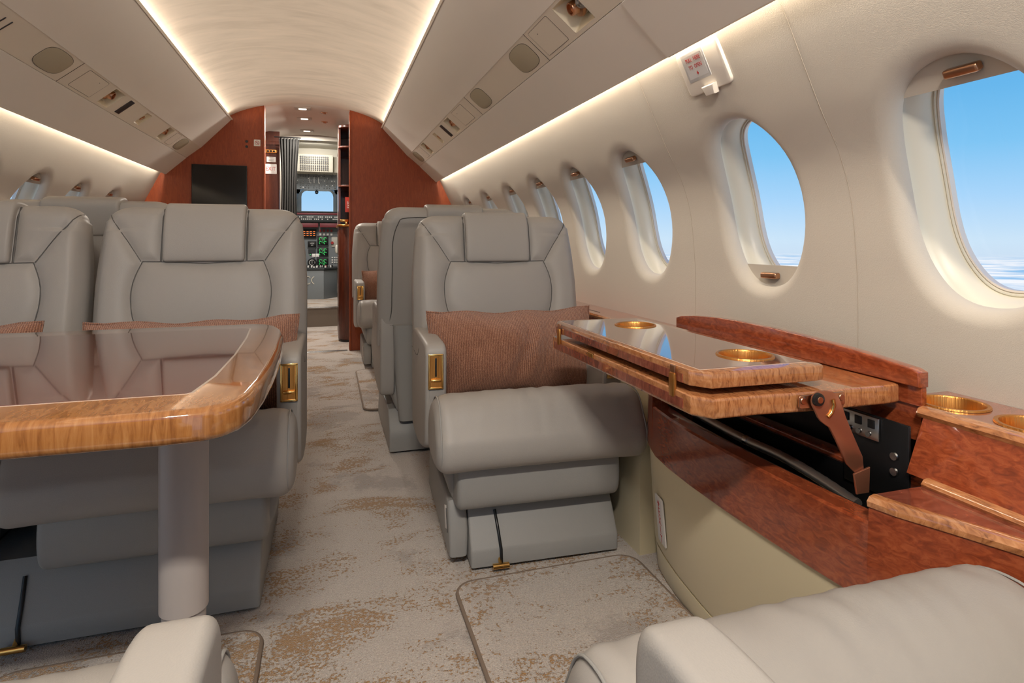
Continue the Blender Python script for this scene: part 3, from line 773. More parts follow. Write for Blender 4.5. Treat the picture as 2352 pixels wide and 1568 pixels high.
PIL = [(.705, 1.815, .528, -4, 'brown woven lumbar pillow on the seat facing the camera at right'),
       (-.212, 1.82, .532, 0, 'brown woven lumbar pillow mostly hidden behind the glossy dining table'),
       (-.845, 1.82, .536, 0, 'brown woven pillow at the left edge behind the dining table, only its top corner showing'),
       (.62, 4.46, .545, 2, 'small-looking brown pillow on the farthest seat by the bulkhead')]
for i, (x, y, z, r, lab) in enumerate(PIL):
    o = pil if i == 0 else dup(pil)
    o.location = (x, y, z); o.rotation_euler = (math.radians(-13), 0, math.radians(r)); tag(o, lab, 'pillow', 'brown lumbar pillows')
    if i == 3: o.scale = (.9, 1, .88)

# ---------------------------------------------------------------- dining table, left
def dining_table():
    root = thing('dining_table', 'glossy brown dining table with amber edge on a grey column, left foreground', 'table', (-.098, 1.15, 0))
    edge = [(-1.08, .835), (-.40, .828), (-.06, .822), (-.012, .826), (.012, .838), (.030, .862), (.040, .90), (.047, .98), (.0505, 1.10), (.0505, 1.25), (.0455, 1.42), (.036, 1.52), (.020, 1.585), (-.005, 1.625), (-.04, 1.640), (-1.08, 1.648)]
    prism('table_top', edge, .624, .668, MAPLE2, root, None, .012, 4)
    ins = [(-1.08, .918), (-.045, .912), (-.038, .919), (-.026, 1.02), (-.0225, 1.2), (-.027, 1.40), (-.036, 1.545), (-.045, 1.556), (-1.08, 1.56)]
    prism('inlay_strip', ins, .6675, .6683, INLAY, root)
    c = [(x + (-.0035 if x > -1 else 0), y + (.0035 if y < 1.1 else (-.0035 if y > 1.5 else 0))) for x, y in ins]
    prism('veneer_panel', c, .6675, .6687, VENEER, root)
    post = mat('taupe_post', lin(172, 164, 160), .45)
    lathe('table_post', [(.0385, .245), (.0385, .622), (.0, .622)], post, root, Matrix.Translation((-.098, 1.15, 0)), 48)
    lathe('inner_post', [(.0345, .0), (.0345, .25)], post, root, Matrix.Translation((-.098, 1.15, 0)), 48)
    box('hidden_support', (-1.06, 1.2, .60), (.05, .5, .05), CREAM, root, .004).name = 'wall_bracket'
dining_table()

# ---------------------------------------------------------------- side ledges and lower side walls
def side_ledge(side, y0, y1, k):
    tag(sweep_y('baseboard_right' if side > 0 else 'baseboard_left', sidep(side, [(.972, 0), (.975, .25), (.99, .36), (1.06, .50), (1.115, .545), (1.24, .545), (1.24, 0)]), y0, y1, CREAM, None, True), kind='structure')
    root = thing('side_ledge', ('walnut ledge running forward under the %s windows' % ('right-hand' if side > 0 else 'left-hand')), 'ledge', (side * 1.18, (y0 + y1) / 2, .545), None)
    sweep_y('ledge_fascia', sidep(side, [(1.112, .546), (1.112, .590), (1.13, .590), (1.13, .546)]), y0, y1, BURL, root, True)
    sweep_y('ledge_top', sidep(side, [(1.125, .585), (1.125, .600), (1.2385, .600), (1.2385, .585)]), y0, y1, BURL, root, True)
    sweep_y('edge_trim', sidep(side, [(1.103, .588), (1.101, .596), (1.106, .602), (1.128, .6015), (1.128, .588)]), y0, y1, MAPLE, root, True)
    return root
lr = side_ledge(1, 1.475, YB - .002, 1)
g = bmesh.new(); add_box(g, (1.185, 1.80, .6015), (.045, .12, .003), .001); add_box(g, (1.180, 1.78, .604), (.014, .05, .004), .0015); bmobj('ledge_catch', g, GOLD, lr)
tube('lid_gap', [(1.15, 2.10, .6004), (1.15, 3.0, .6004)], .0012, PIPING, lr, 5)
side_ledge(-1, 2.12, YB - .002, 2)

def front_x(y):
    T = [(-2.3, 1.06), (.2, 1.06), (.40, 1.035), (.53, .992), (.60, .963), (.66, .936), (.714, .922), (.80, .917), (.90, .914), (1.02, .913), (1.15, .917), (1.25, .925), (1.33, .938), (1.39, .952), (1.42, .966), (1.435, .982), (1.44, 1.0)]
    for (a, p), (b, q) in zip(T, T[1:]):
        if a <= y <= b: return p + (q - p) * (y - a) / (b - a)
    return T[-1][1]
YS = [-.6, 0, .2, .3, .36, .40, .44, .48, .51, .54, .57, .60, .63, .66, .685, .6999]
YS2 = [.70, .72, .75, .80, .85, .90, .96, 1.02, 1.08, 1.15, 1.2, 1.25, 1.29, 1.33, 1.3599]
YS3 = [1.36, 1.375, 1.39, 1.405, 1.42, 1.43, 1.436, 1.439, 1.4399]
def grid(name, rows, m, parent, ang=40, closed=True):
    n = len(rows[0]); V = [p for r in rows for p in r]; Fc = []
    for j in range(len(rows) - 1):
        for i in range(n if closed else n - 1): a = j * n + i; b = j * n + (i + 1) % n; Fc.append((a, b, b + n, a + n))
    if closed: Fc.append(tuple(range(n))); Fc.append(tuple(range((len(rows) - 1) * n, len(rows) * n)))
    return mk(name, V, Fc, m, parent, ang)
def wood_low(y): return .328 + max(0, (y - 1.33) / .11) ** 1.6 * .034 + max(0, (.70 - y)) * .06
def console():
    root = thing('side_console', 'curved walnut side console with cream lower panel and open table bay, at right', 'console', (1.1, .9, 0))
    Y = YS + YS2 + YS3
    fx = front_x
    grid('lower_panel', [[(fx(y) + .027, y, .075 - .03 * (1.44 - y) / .6 if y > .84 else .045), (fx(y) + .022, y, .085 - .03 * (1.44 - y) / .6 if y > .84 else .055), (fx(y) + .004, y, wood_low(y) + .001), (fx(y) + .05, y, wood_low(y)), (1.236, y, .33), (1.236, y, .05)] for y in Y], CREAM, root)
    grid('kick_panel', [[(fx(y) + .034, y, .001), (fx(y) + .030, y, .01), (fx(y) + .0255, y, .072 - .03 * (1.44 - y) / .6 if y > .84 else .042), (1.236, y, .04), (1.236, y, .001)] for y in Y], CREAM, root)
    def fascia(y, zt, r=.004): return [(fx(y) + .001, y, wood_low(y)), (fx(y) - .003, y, wood_low(y) + .004), (fx(y), y, zt - r), (fx(y) + r, y, zt), (fx(y) + .042, y, zt), (fx(y) + .042, y, zt - .06), (fx(y) + .045, y, wood_low(y))]
    grid('fascia_forward', [fascia(y, .490, .006) for y in YS3], BURL, root)
    bay = [fascia(y, .452) for y in YS2]
    f = grid('fascia_bay', bay, BURL, root)
    grid('fascia_aft', [[(fx(y) + .001, y, wood_low(y)), (fx(y) - .003, y, wood_low(y) + .004), (fx(y) + .001, y, .480), (fx(y) + .05, y, .480), (fx(y) + .05, y, wood_low(y))] for y in YS], BURL, root)
    # bullnose trim and lower shelf
    grid('shelf_trim', [[(fx(y) - .002, y, .476), (fx(y) - .003, y, .484), (fx(y) + .002, y, .491), (fx(y) + .010, y, .493), (fx(y) + .016, y, .4925), (fx(y) + .016, y, .476)] for y in YS], MAPLE, root)
    grid('lower_shelf', [[(fx(y) + .012, y, .478), (fx(y) + .012, y, .4925), (1.062, y, .4925), (1.062, y, .478)] for y in YS], SHELFW, root)
    grid('shelf_corner_trim', [[(1.034, y, .491), (1.032, y, .4965), (1.038, y, .503), (1.052, y, .505), (1.052, y, .491)] for y in YS], MAPLE, root)
    grid('upper_fascia', [[(1.046, y, .500), (1.084, y, .590), (1.10, y, .590), (1.07, y, .48)] for y in YS + [.735]], BURL, root)
    # upper ledge with holes for the cup holders is covered by flush wells
    cups = [(1.158, .742), (1.158, .614), (1.158, .486)]
    bm = bmesh.new()
    x0, x1, ya, yb, z = 1.092, 1.2385, -.6, .81, .6005
    # ledge surface built as cells round the wells
    segs = []
    ys = [-.6] + [v for c in sorted(cups, key=lambda q: q[1]) for v in (c[1] - .062, c[1] + .062)] + [yb]
    i = 0
    V = []; Fc = []
    def quad(a, b):
        k = len(V); V.extend([(x0, a, z), (x1, a, z), (x1, b, z), (x0, b, z)]); Fc.append((k, k + 1, k + 2, k + 3))
    quad(ys[0], ys[1]); quad(ys[2], ys[3]) if ys[3] > ys[2] + 1e-4 else None; quad(ys[4], ys[5]) if ys[5] > ys[4] + 1e-4 else None; quad(ys[6], ys[7])
    for cx, cy in cups:
        n = 48; k0 = len(V)
        for k in range(n):
            a = 2 * PI * k / n; c, s = math.cos(a), math.sin(a); V.append((cx + .049 * c, cy + .049 * s, z))
            hx = (x1 - cx) if c > 0 else (cx - x0); t = min(hx / max(abs(c), 1e-6), .062 / max(abs(s), 1e-6)); V.append((cx + c * t, cy + s * t, z))
        for k in range(n): a = k0 + 2 * k; b = k0 + 2 * ((k + 1) % n); Fc.append((a, b, b + 1, a + 1))
    mk('upper_ledge', V, Fc, SHELFW, root, recalc=False)
    grid('ledge_trim', [[(1.082, y, .586), (1.079, y, .593), (1.083, y, .600), (1.092, y, .6025), (1.102, y, .602), (1.102, y, .586)] for y in (-.6, 0, .4, .7449)], MAPLE, root)
    for cx, cy in cups:
        lathe('cup_holder', [(.0535, .0005), (.0525, .0035), (.047, .0035), (.0455, .0005), (.0445, -.06), (0, -.062)], GOLDB, root, Matrix.Translation((cx, cy, .6005)), 48)
    # open bay
    V = [(.958, .705, .452), (1.062, .705, .452), (1.062, 1.358, .452), (.958, 1.358, .452)]
    box('bay_floor', (1.04, 1.03, .30), (.12, .64, .004), BLACK, root)
    bi = grid('bay_front_lining', [[(fx(y) + .043, y, .451), (fx(y) + .046, y, .451), (fx(y) + .046, y, .30), (fx(y) + .043, y, .30)] for y in YS2], BLACK, root)
    box('bay_back_plate', (1.066, 1.03, .385), (.006, .65, .155), BLACK, root)
    box('bay_beam', (1.092, 1.06, .462), (.042, .66, .016), BURL, root, .003)
    box('bay_partition', (1.135, 1.06, .50), (.006, .80, .17), BLACK, root)
    box('bay_forward_end', (1.10, 1.362, .42), (.26, .006, .14), BURL, root)
    box('bay_aft_end', (1.10, .703, .43), (.18, .006, .12), BLACK, root)
    box('forward_block_top', (1.06, 1.40, .470), (.16, .078, .03), BURL, root, .003)
    # flush finger recess and gas spring
    P = catmull([(.996, 1.352, .466), (.990, 1.25, .463), (.985, 1.06, .458), (.988, .95, .458), (.984, .85, .452), (.976, .765, .444)], 10)
    sp = tube('gas_spring', P, [.0092 + .0006 * (i % 2) for i in range(len(P))], mat('spring_steel', lin(170, 166, 160), .32, .9), root, 14)
    lathe('spring_collar', [(.0, -.006), (.0105, -.006), (.0105, .006), (0, .006)], CHROME, sp, Matrix.Translation((.985, 1.045, .458)) @ Matrix.Rotation(PI / 2, 4, 'X'), 16)
    # hinge hardware
    hp = box('hinge_plate', (1.060, .805, .505), (.006, .13, .135), BLACK, root, .002)
    sh = bmesh.new(); add_box(sh, (1.054, .833, .550), (.004, .082, .040), .001); st = bmobj('steel_hinge', sh, CHROME, hp)
    for k in range(3):
        box('hinge_window', (1.0515, .806 + k * .027, .558), (.003, .013, .015), BLACK, st, .0005)
        lathe('hinge_screw', [(0, 0), (.004, 0), (.0045, -.002), (0, -.002)], CHROME, st, Matrix.Translation((1.051, .812 + k * .020, .538)) @ Matrix.Rotation(PI / 2, 4, 'Y'), 12)
    for k in range(2): lathe('plate_screw', [(0, -.003), (.0065, -.003), (.0075, 0), (0, 0)], CHROME, hp, Matrix.Translation((1.0555, .765, .515 - k * .026)) @ Matrix.Rotation(PI / 2, 4, 'Y'), 16)
    # exit marker on the cream panel
    a, b_ = Vector((fx(1.354) + .012, 1.354, .225)), Vector((fx(1.30) + .012, 1.30, .225))
    ex = (b_ - a).normalized(); ez = Vector((.09, 0, -1)).normalized(); n = ex.cross(ez); 
    if n.x > 0: n = -n
    ez = n.cross(ex) if n.cross(ex).z > 0 else -n.cross(ex)
    M = Matrix.Translation(Vector(((a.x + b_.x) / 2 - .0005, 1.327, .168))) @ frame_rot(ex, ez, n).to_4x4()
    M2 = M @ Matrix.Rotation(0, 4, 'Z')
    plate = prism('exit_marker', rrect(.052, .122, .006), -.001, .0025, WHITE, root, M, .0008)
    prism('exit_marker_field', rrect(.034, .108, .003), .0024, .0029, mat('marker_field', lin(224, 222, 220), .5), plate, M)
    for k, ch in enumerate('EXIT'): txt('exit_letter', ch, .030, RED, plate, M @ Matrix.Translation((0.0, .022 - k * .0235, .0031)), .8)
    arrow('exit_arrow', RED, plate, M @ Matrix.Translation((0, .043, .0032)), .010)
def txt(name, body, size, m, parent, M, sx=1):
    c = bpy.data.curves.new(name, 'FONT'); c.body = body; c.size = size; c.align_x = 'CENTER'; c.align_y = 'CENTER'; c.extrude = .00015; c.resolution_u = 3
    c.materials.append(m); o = bpy.data.objects.new(name, c); COL.objects.link(o); o.parent = parent; o.matrix_parent_inverse = wm(parent).inverted() if parent else Matrix.Identity(4)
    me = bpy.data.meshes.new_from_object(o); bpy.data.objects.remove(o); me.name = name
    if not me.materials: me.materials.append(m)
    o = link(bpy.data.objects.new(name, me), parent); o.matrix_basis = M @ Matrix.Diagonal((sx, 1, 1, 1)); return o
def arrow(name, m, parent, M, s):
    return prism(name, [(-.25 * s, -s * .7), (.25 * s, -s * .7), (.25 * s, 0), (.8 * s, 0), (0, s), (-.8 * s, 0), (-.25 * s, 0)], -.0001, .0001, m, parent, M)
console()

# lid board that slides up out of the ledge
def lid():
    MX = Matrix(((0, 0, 1, 0), (1, 0, 0, 0), (0, 1, 0, 0), (0, 0, 0, 1)))
    root = thing('bay_lid', 'arched burl lid board standing up behind the fold-out table, against the window wall', 'lid', (1.10, 1.1, .54))
    top = [(1.474, .661), (1.45, .668), (1.393, .676), (1.30, .6825), (1.214, .685), (1.10, .684), (1.007, .681), (.93, .677), (.869, .673), (.806, .667), (.760, .662), (.748, .657)]
    prism('lid_board', [(.748, .632)] + [(1.474, .632)] + top, 1.088, 1.112, BURL, root, MX, .0025)
    prism('lid_board_lower', [(.750, .54), (1.474, .50), (1.474, .633), (.750, .633)], 1.097, 1.110, BURL, root, MX, .0015)
lid()

# ---------------------------------------------------------------- fold-out table
def fold_table():
    root = thing('fold_out_table', 'glossy two-leaf fold-out table with gold cup holders propped over the side console', 'table', (.9, 1.1, .49))
    up = [(.700, .834), (.722, .803), (.925, .797), (.942, .802), (.950, .818), (.951, 1.40), (.945, 1.432), (.925, 1.445), (.735, 1.447), (.712, 1.44), (.702, 1.42)]
    CC = ((.866, 1.308), (.866, .905)); HH = [(x, y, .0455) for x, y in CC]
    ul = plate_holes('upper_leaf', up, HH, .6435, .670, MAPLE, root, .004)
    def ins(d, P): 
        return [(max(.700 + d, min(.951 - d, x)), max(.797 + d, min(1.447 - d, y))) for x, y in P]
    rect = lambda a, b, c, d: [(a, b), (c, b), (c, d), (a, d)]
    plate_holes('leaf_inlay', rect(.716, .826, .930, 1.428), HH, .6698, .6704, INLAY, ul)
    plate_holes('leaf_veneer', rect(.7185, .8285, .9275, 1.4255), HH, .6698, .6708, VENEER, ul)
    prism('leaf_side_veneer', rect(.6985, .850, .7015, 1.415), .6455, .660, SHELFW, ul)
    for cx, cy in CC:
        lathe('cup_holder', [(.0510, -.0002), (.0502, .0020), (.0475, .0028), (.0455, .0018), (.0440, -.002), (.0435, -.020), (.042, -.0215), (0, -.0218)], GOLDB, ul, Matrix.Translation((cx, cy, .6708)), 56)
    lo = [(.694, .820), (.716, .789), (.80, .789), (.85, .784), (.90, .779), (1.06, .777), (1.084, .781), (1.088, .79), (1.088, 1.45), (.715, 1.452), (.698, 1.435)]
    ll = prism('lower_leaf', lo, .600, .632, MAPLE, root, None, .004, 3)
    prism('leaf_side_veneer', rect(.6925, .84, .6955, 1.415), .606, .622, SHELFW, ll)
    prism('edge_catch', rrect(.012, .03, .002), 0, .004, GOLD, ll, Matrix.Translation((.693, 1.20, .626)) @ Matrix.Rotation(PI / 2, 4, 'Y'), .001)
    for y in (.872, 1.385):
        g = bmesh.new(); add_box(g, (.6945, y, .638), (.006, .017, .040), .002); h = bmobj('leaf_hinge', g, GOLDB, root)
        box('hinge_leaf', (.6965, y + .002, .659), (.004, .014, .022), BRONZE, h, .001); box('hinge_leaf', (.6945, y + .002, .612), (.004, .014, .016), BRONZE, h, .001)
    # copper support arm on the aft edge
    br = prism('arm_bracket', rrect(.094, .022, .005), 0, .004, BRONZE, root, Matrix.Translation((.912, .777, .619)) @ Matrix.Rotation(PI / 2, 4, 'X'), .0012)
    for x in (.873, .951): lathe('bracket_screw', [(0, .001), (.005, .001), (.006, 0), (0, 0)], BRONZE, br, Matrix.Translation((x, .7725, .621)) @ Matrix.Rotation(PI / 2, 4, 'X'), 14)
    MP = Matrix.Translation((0, .770, 0)) @ Matrix.Rotation(PI / 2, 4, 'X')
    arm = smooth_poly([(.886, .632), (.905, .638), (.934, .632), (.945, .612), (.955, .585), (1.000, .500), (.966, .492), (.921, .575), (.912, .580), (.898, .590), (.890, .606), (.882, .618)], 1)
    a = prism('support_arm', arm, 0, .004, COPPER, root, MP, .0012)
    lathe('arm_pivot', [(0, .006), (.004, .006), (.010, .005), (.011, 0), (0, 0)], BLACK, a, Matrix.Translation((.894, .7655, .624)) @ Matrix.Rotation(PI / 2, 4, 'X'), 24)
    lathe('pivot_screw', [(0, .001), (.005, .001), (.0055, 0), (0, 0)], BRONZE, a, Matrix.Translation((.894, .7595, .624)) @ Matrix.Rotation(PI / 2, 4, 'X'), 16)
    tube('arm_slot', [(.925, .7652, .622), (.927, .7652, .612), (.922, .7652, .600), (.914, .7652, .594)], .0035, GOLD, a, 8)
    ft = prism('arm_foot', [(.966, .496), (1.000, .504), (.998, .462), (.972, .462)], 0, .004, COPPER, a, Matrix.Translation((0, .766, 0)) @ Matrix.Rotation(PI / 2, 4, 'X'), .001)
fold_table()

# ---------------------------------------------------------------- floor mats
def floor_mat(pts, label):
    # rounded polygon
    z = .012
    P = smooth_poly(pts, 1)
    o = prism('floor_mat', pts, .001, z, MAT_TOP, None, None, .003)
    tag(o, label, 'mat', 'bound carpet mats')
    tube('bound_edge', [(x, y, z * .62) for x, y in pts + pts[:1]], .0055, BINDING, o, 8)
    return o
def rounded(x0, y0, x1, y1, r, n=6):
    return [(x + (x0 + x1) / 2, y + (y0 + y1) / 2) for x, y in rrect(x1 - x0, y1 - y0, r, n)]
floor_mat(rounded(.445, .62, .945, 1.475, .05), 'large bound carpet mat beside the console, between the right-hand facing seats')
floor_mat(rounded(-.50, .62, .002, 1.435, .05), 'bound carpet mat under the dining table, only its corner showing at bottom left')
floor_mat(rounded(.318, 3.13, .90, 4.10, .05), 'small distant bound carpet mat between the two far right seats')

# ---------------------------------------------------------------- emergency release cover, monitor, signs
def release_box():
    M = Matrix.Translation(wpt(1, 1.300, s_of_z(1.325), -.0)) 
    p, n = prof_at(s_of_z(1.32)); nrm = Vector((-n.x, 0, -n.y)); ex = Vector((0, -1, 0)); ey = nrm.cross(ex)
    if ey.z < 0: ex = -ex; ey = nrm.cross(ex)
    M = Matrix.Translation(wpt(1, 1.300, s_of_z(1.322), 0)) @ frame_rot(ex, ey, nrm).to_4x4()
    root = thing('release_cover', 'cream emergency release cover labelled pull here to open, above the second window', 'cover', M.translation)
    c = prism('cover_plate', rrect(.172, .120, .014), -.004, .008, PANEL, root, M, .0035)
    pl = prism('placard', rrect(.092, .076, .004), .0078, .0095, mat('placard_grey', lin(196, 196, 198), .4), root, M @ Matrix.Translation((-.018, .014, 0)), .0005)
    R2 = mat('placard_field', lin(206, 206, 208), .4)
    prism('placard_field', rrect(.078, .060, .002), .0094, .0098, R2, pl, M @ Matrix.Translation((-.018, .014, 0)))
    for i, (t, yy) in enumerate((('PULL  HERE', .032), ('TO  OPEN', .013))):
        txt('placard_text', t, .0150, RED, pl, M @ Matrix.Translation((-.018, yy, .0100)), .8)
    arrow('placard_arrow', RED, pl, M @ Matrix.Translation((-.018, -.004, .0100)) @ Matrix.Rotation(PI, 4, 'Z'), .006)
    prism('finger_tab', [(-.020, -.026), (.016, -.026), (.022, 0), (-.026, 0)], .004, .022, PANEL, root, M @ Matrix.Translation((.012, -.044, 0)), .004)
release_box()
MXZ = Matrix(((1, 0, 0, 0), (0, 0, -1, 0), (0, 1, 0, 0), (0, 0, 0, 1)))   # local x,y -> world x,z ; local z -> -y (towards camera)
def at(x, y, z): return Matrix.Translation((x, y, z)) @ MXZ
mon = thing('wall_monitor', 'black glossy monitor on the left side of the wood bulkhead', 'monitor', (-.636, YB - .02, 1.28))
prism('bezel', rrect(.376, .40, .003), 0, .022, BLACK, mon, at(-.636, YB - .0005, 1.245), .002)
prism('screen', rrect(.368, .39, .002), .0215, .0228, SCREEN, mon, at(-.636, YB - .0005, 1.245))
ns = thing('no_smoking_sign', 'small square no-smoking sign on the wood bulkhead', 'sign', (-.378, YB - .002, 1.625))
prism('sign_plate', rrect(.046, .050, .003), 0, .002, WHITE, ns, at(-.378, YB - .0005, 1.625))
lathe('ban_ring', [(.0155, 0), (.0155, .0007), (.0128, .0007), (.0128, 0), (.0155, 0)], RED, ns, at(-.378, YB - .0027, 1.625), 32)
box('ban_bar', (-.378, YB - .0033, 1.625), (.003, .001, .029), RED, ns, 0, Matrix.Rotation(-.78, 3, 'Y'))
box('cigarette', (-.378, YB - .003, 1.625), (.016, .001, .0022), BLACK, ns)
for z in (1.633, 1.594):
    lathe('bulkhead_plug', [(.010, 0), (.009, .003), (.006, .003), (.005, .001), (0, .001)], BLACK, None, at(-.452, YB, z), 20)
for o, w in zip([o for o in S.objects if o.name.startswith('bulkhead_plug')], ('upper', 'lower')): tag(o, 'tiny round black plug in the wood bulkhead, %s of the pair' % w, 'plug', 'bulkhead plugs')

# ---------------------------------------------------------------- added fill light in a housing, on the dome behind the camera
def fill_light(y):
    root = thing('fill_light', 'added fill light in a cream frame on the dome behind the camera', 'ceiling light', (0, y, 1.945), 'added fill lights')
    M = Matrix.Translation((0, y, 1.9495)) @ Matrix.Rotation(PI, 4, 'X')
    fr = bmesh.new()
    for d, s_ in (((-.235, 0, 0), (.03, .20, .012)), ((.235, 0, 0), (.03, .20, .012)), ((0, .085, 0), (.50, .03, .012)), ((0, -.085, 0), (.50, .03, .012))): add_box(fr, Vector((0, y, 1.928)) + Vector(d), s_, .003)
    bmobj('light_frame', fr, PSU, root)
    box('diffuser', (0, y, 1.929), (.44, .14, .004), LAMP, root)
    area('fill_light_source', (0, y, 1.922), (0, .35, -1), .42, .13, 52, (1, .91, .80))
for y in (-.45,): fill_light(y)

# ---------------------------------------------------------------- vestibule
def simple(name, label, cat, c, d, m, bev=.002): return tag(box(name, c, d, m, None, bev), label, cat)
VW = mat('vestibule_trim', lin(190, 186, 176), .5)
# left partition, sign plates, curtain
tag(box('wall_vestibule_left', (-.745, 5.97, .95), (.90, .04, 1.9), DARKW), kind='structure')
tag(box('wall_vestibule_side', (-1.19, 5.65, .95), (.04, 1.38, 1.9), DARKW), kind='structure')
ex = thing('exit_sign', 'white exit sign with red letters on the dark wood beside the curtain', 'sign', (-.372, 5.94, 1.547))
prism('sign_plate', rrect(.105, .092, .006), 0, .006, WHITE, ex, at(-.372, 5.949, 1.547), .002)
txt('sign_lettering', 'EXIT', .050, RED, ex, at(-.372, 5.9425, 1.547), .85)
pp = thing('instruction_placard', 'small pale placard above the exit sign', 'placard', (-.368, 5.94, 1.636))
prism('placard_plate', rrect(.080, .050, .003), 0, .004, WHITE, pp, at(-.368, 5.949, 1.636), .001)
for k in range(3): box('printed_line', (-.368, 5.9445, 1.650 - k * .013), (.050, .001, .002), BLACK, pp)
sw = thing('switch_strip', 'rounded gold switch strip with three dark buttons above the placard', 'switch', (-.375, 5.94, 1.712))
prism('switch_plate', rrect(.115, .034, .015), 0, .008, GOLDB, sw, at(-.370, 5.949, 1.712), .003)
for k in range(3): box('switch_button', (-.395 + k * .026, 5.940, 1.712), (.018, .004, .016), BLACK, sw, .001)
def curtain():
    root = thing('curtain', 'dark grey gathered curtain hanging beside the cockpit doorway', 'curtain', (-.20, 5.8, .1))
    n = 80; V = []; Fc = []; rows = 16
    for j in range(rows + 1):
        t = j / rows; z = 1.815 - 1.812 * t; w = (.175 - .03 * math.sin(min(t * 2.4, 1) * PI) * .9 - .035 * min(t / .5, 1)); cx = -.200 - .012 * t
        for i in range(n + 1):
            u = i / n; am = .020 + .012 * t
            V.append((cx + (u - .5) * w, 5.80 + am * math.sin(u * 2 * PI * 6.5 + .8 * math.sin(t * 3)) + .008 * math.sin(u * 2 * PI * 2.3 + t * 2), z))
    for j in range(rows):
        for i in range(n): a = j * (n + 1) + i; Fc.append((a, a + 1, a + n + 2, a + n + 1))
    o = mk('curtain_cloth', V, Fc, CURT, root, 180); m = o.modifiers.new('solid', 'SOLIDIFY'); m.thickness = .003
    tube('curtain_track', [(-.33, 5.8, 1.825), (-.10, 5.8, 1.825)], .006, BLACK, root, 8)
curtain()
def column():
    root = thing('vestibule_cabinet', 'dark mahogany rounded cabinet with open shelves at the right of the aisle opening', 'cabinet', (.4, 5.5, 0))
    def body(name, z0, z1, m, x0=.225, r=.09, y0=5.32, y1=5.95):
        P = [(x0, y1)] + [(x0 + r - r * math.cos(PI / 2 * k / 8), y0 + r - r * math.sin(PI / 2 * k / 8)) for k in range(9)] + [(.9, y0), (.9, y1)]
        return prism(name, P, z0, z1, m, root, None, .004)
    body('cabinet_body', .02, 1.0, DARKW); body('counter_edge', 1.0, 1.018, GOLDB, .213, .10, 5.308)
    body('cabinet_top', 1.86, 1.885, DARKW)
    for z in (1.345, 1.685): body('shelf', z, z + .016, DARKW)
    box('shelf_back', (.57, 5.93, 1.44), (.68, .02, .86), DARKW, root); box('shelf_side', (.236, 5.68, 1.44), (.016, .52, .86), DARKW, root)
    box('shelf_divider', (.330, 5.50, 1.44), (.010, .34, .84), DARKW, root)
    # plinth
    body('cabinet_plinth', .0, .02, BLACK, .235, .08)
    g = bmesh.new(); add_box(g, (.273, 5.30, 1.052), (.070, .022, .020), .004); add_box(g, (.290, 5.30, 1.03), (.022, .02, .030), .003); bmobj('bar_latch', g, GOLD, root)
    sg = prism('red_placard', rrect(.052, .130, .003), 0, .004, mat('placard_red', lin(176, 52, 40), .4), root, at(.307, 5.33, 1.19), .001)
    txt('placard_lettering', 'EXIT', .030, WHITE, sg, at(.309, 5.3245, 1.19) @ Matrix.Rotation(PI / 2, 4, 'Z'))
column()
tag(box('wall_vestibule_right', (.93, 5.65, .95), (.04, 1.38, 1.9), DARKW), kind='structure')
def dome_z(x): return 1.665 + .285 * math.sqrt(1 - (x / .68) ** 2)
for i, (y, w) in enumerate(((5.083, 'nearest'), (5.497, 'middle'), (6.10, 'farthest'))):
    z = dome_z(-.058)
    r = thing('vestibule_downlight', 'small lit rectangular downlight in the vestibule ceiling, %s of three' % w, 'ceiling light', (-.058, y, z), 'vestibule downlights')
    box('light_bezel', (-.058, y, z - .002), (.125, .10, .006), VW, r, .002)
    bm = bmesh.new(); prismP = rrect(.060, .045, .012)
    prism('lamp_lens', prismP, 0, .003, LAMP, r, Matrix.Translation((-.058, y, z - .005)) @ Matrix.Rotation(PI, 4, 'X'))
    area('vestibule_lamp', (-.058, y, z - .012), (0, 0, -1), .055, .04, 13, (1, .92, .82))
for i, (x, y) in enumerate(((.11, 5.186), (.11, 5.585))):
    lathe('air_gasper', [(.030, 0), (.028, .005), (.016, .007), (.012, .014), (0, .014)], BRONZE, None, Matrix.Translation((x, y, dome_z(x))) @ Matrix.Rotation(PI, 4, 'X'), 24)
for o, w in zip([o for o in S.objects if o.name.startswith('air_gasper')], ('nearer', 'farther')): tag(o, 'round bronze air outlet in the vestibule ceiling, %s of the pair' % w, 'air outlet', 'vestibule air outlets')

# ---------------------------------------------------------------- cockpit
CK = mat('cockpit_cream', lin(206, 200, 184), .6); GREY = mat('panel_grey', lin(122, 128, 132), .5); GREYD = mat('panel_dark', lin(48, 52, 54), .5)
MAROON = mat('maroon_trim', lin(120, 44, 52), .5); RISER = mat('riser_carpet', lin(112, 100, 88), .95)
GRN = emit('green_display', lin(70, 220, 110), 1.0); ORG = emit('amber_display', lin(255, 130, 60), 1.2); REDL = mat('red_cap', lin(170, 40, 40), .5)
tag(box('floor_cockpit', (0, 7.4, .19), (1.9, 2.1, .02), CARPET), kind='structure')
tag(box('wall_step', (0, 6.362, .10), (1.9, .02, .20), RISER), kind='structure')
tag(box('trim_23', (0, 6.352, .196), (1.0, .02, .012), CHROME, None, .002), kind='structure')
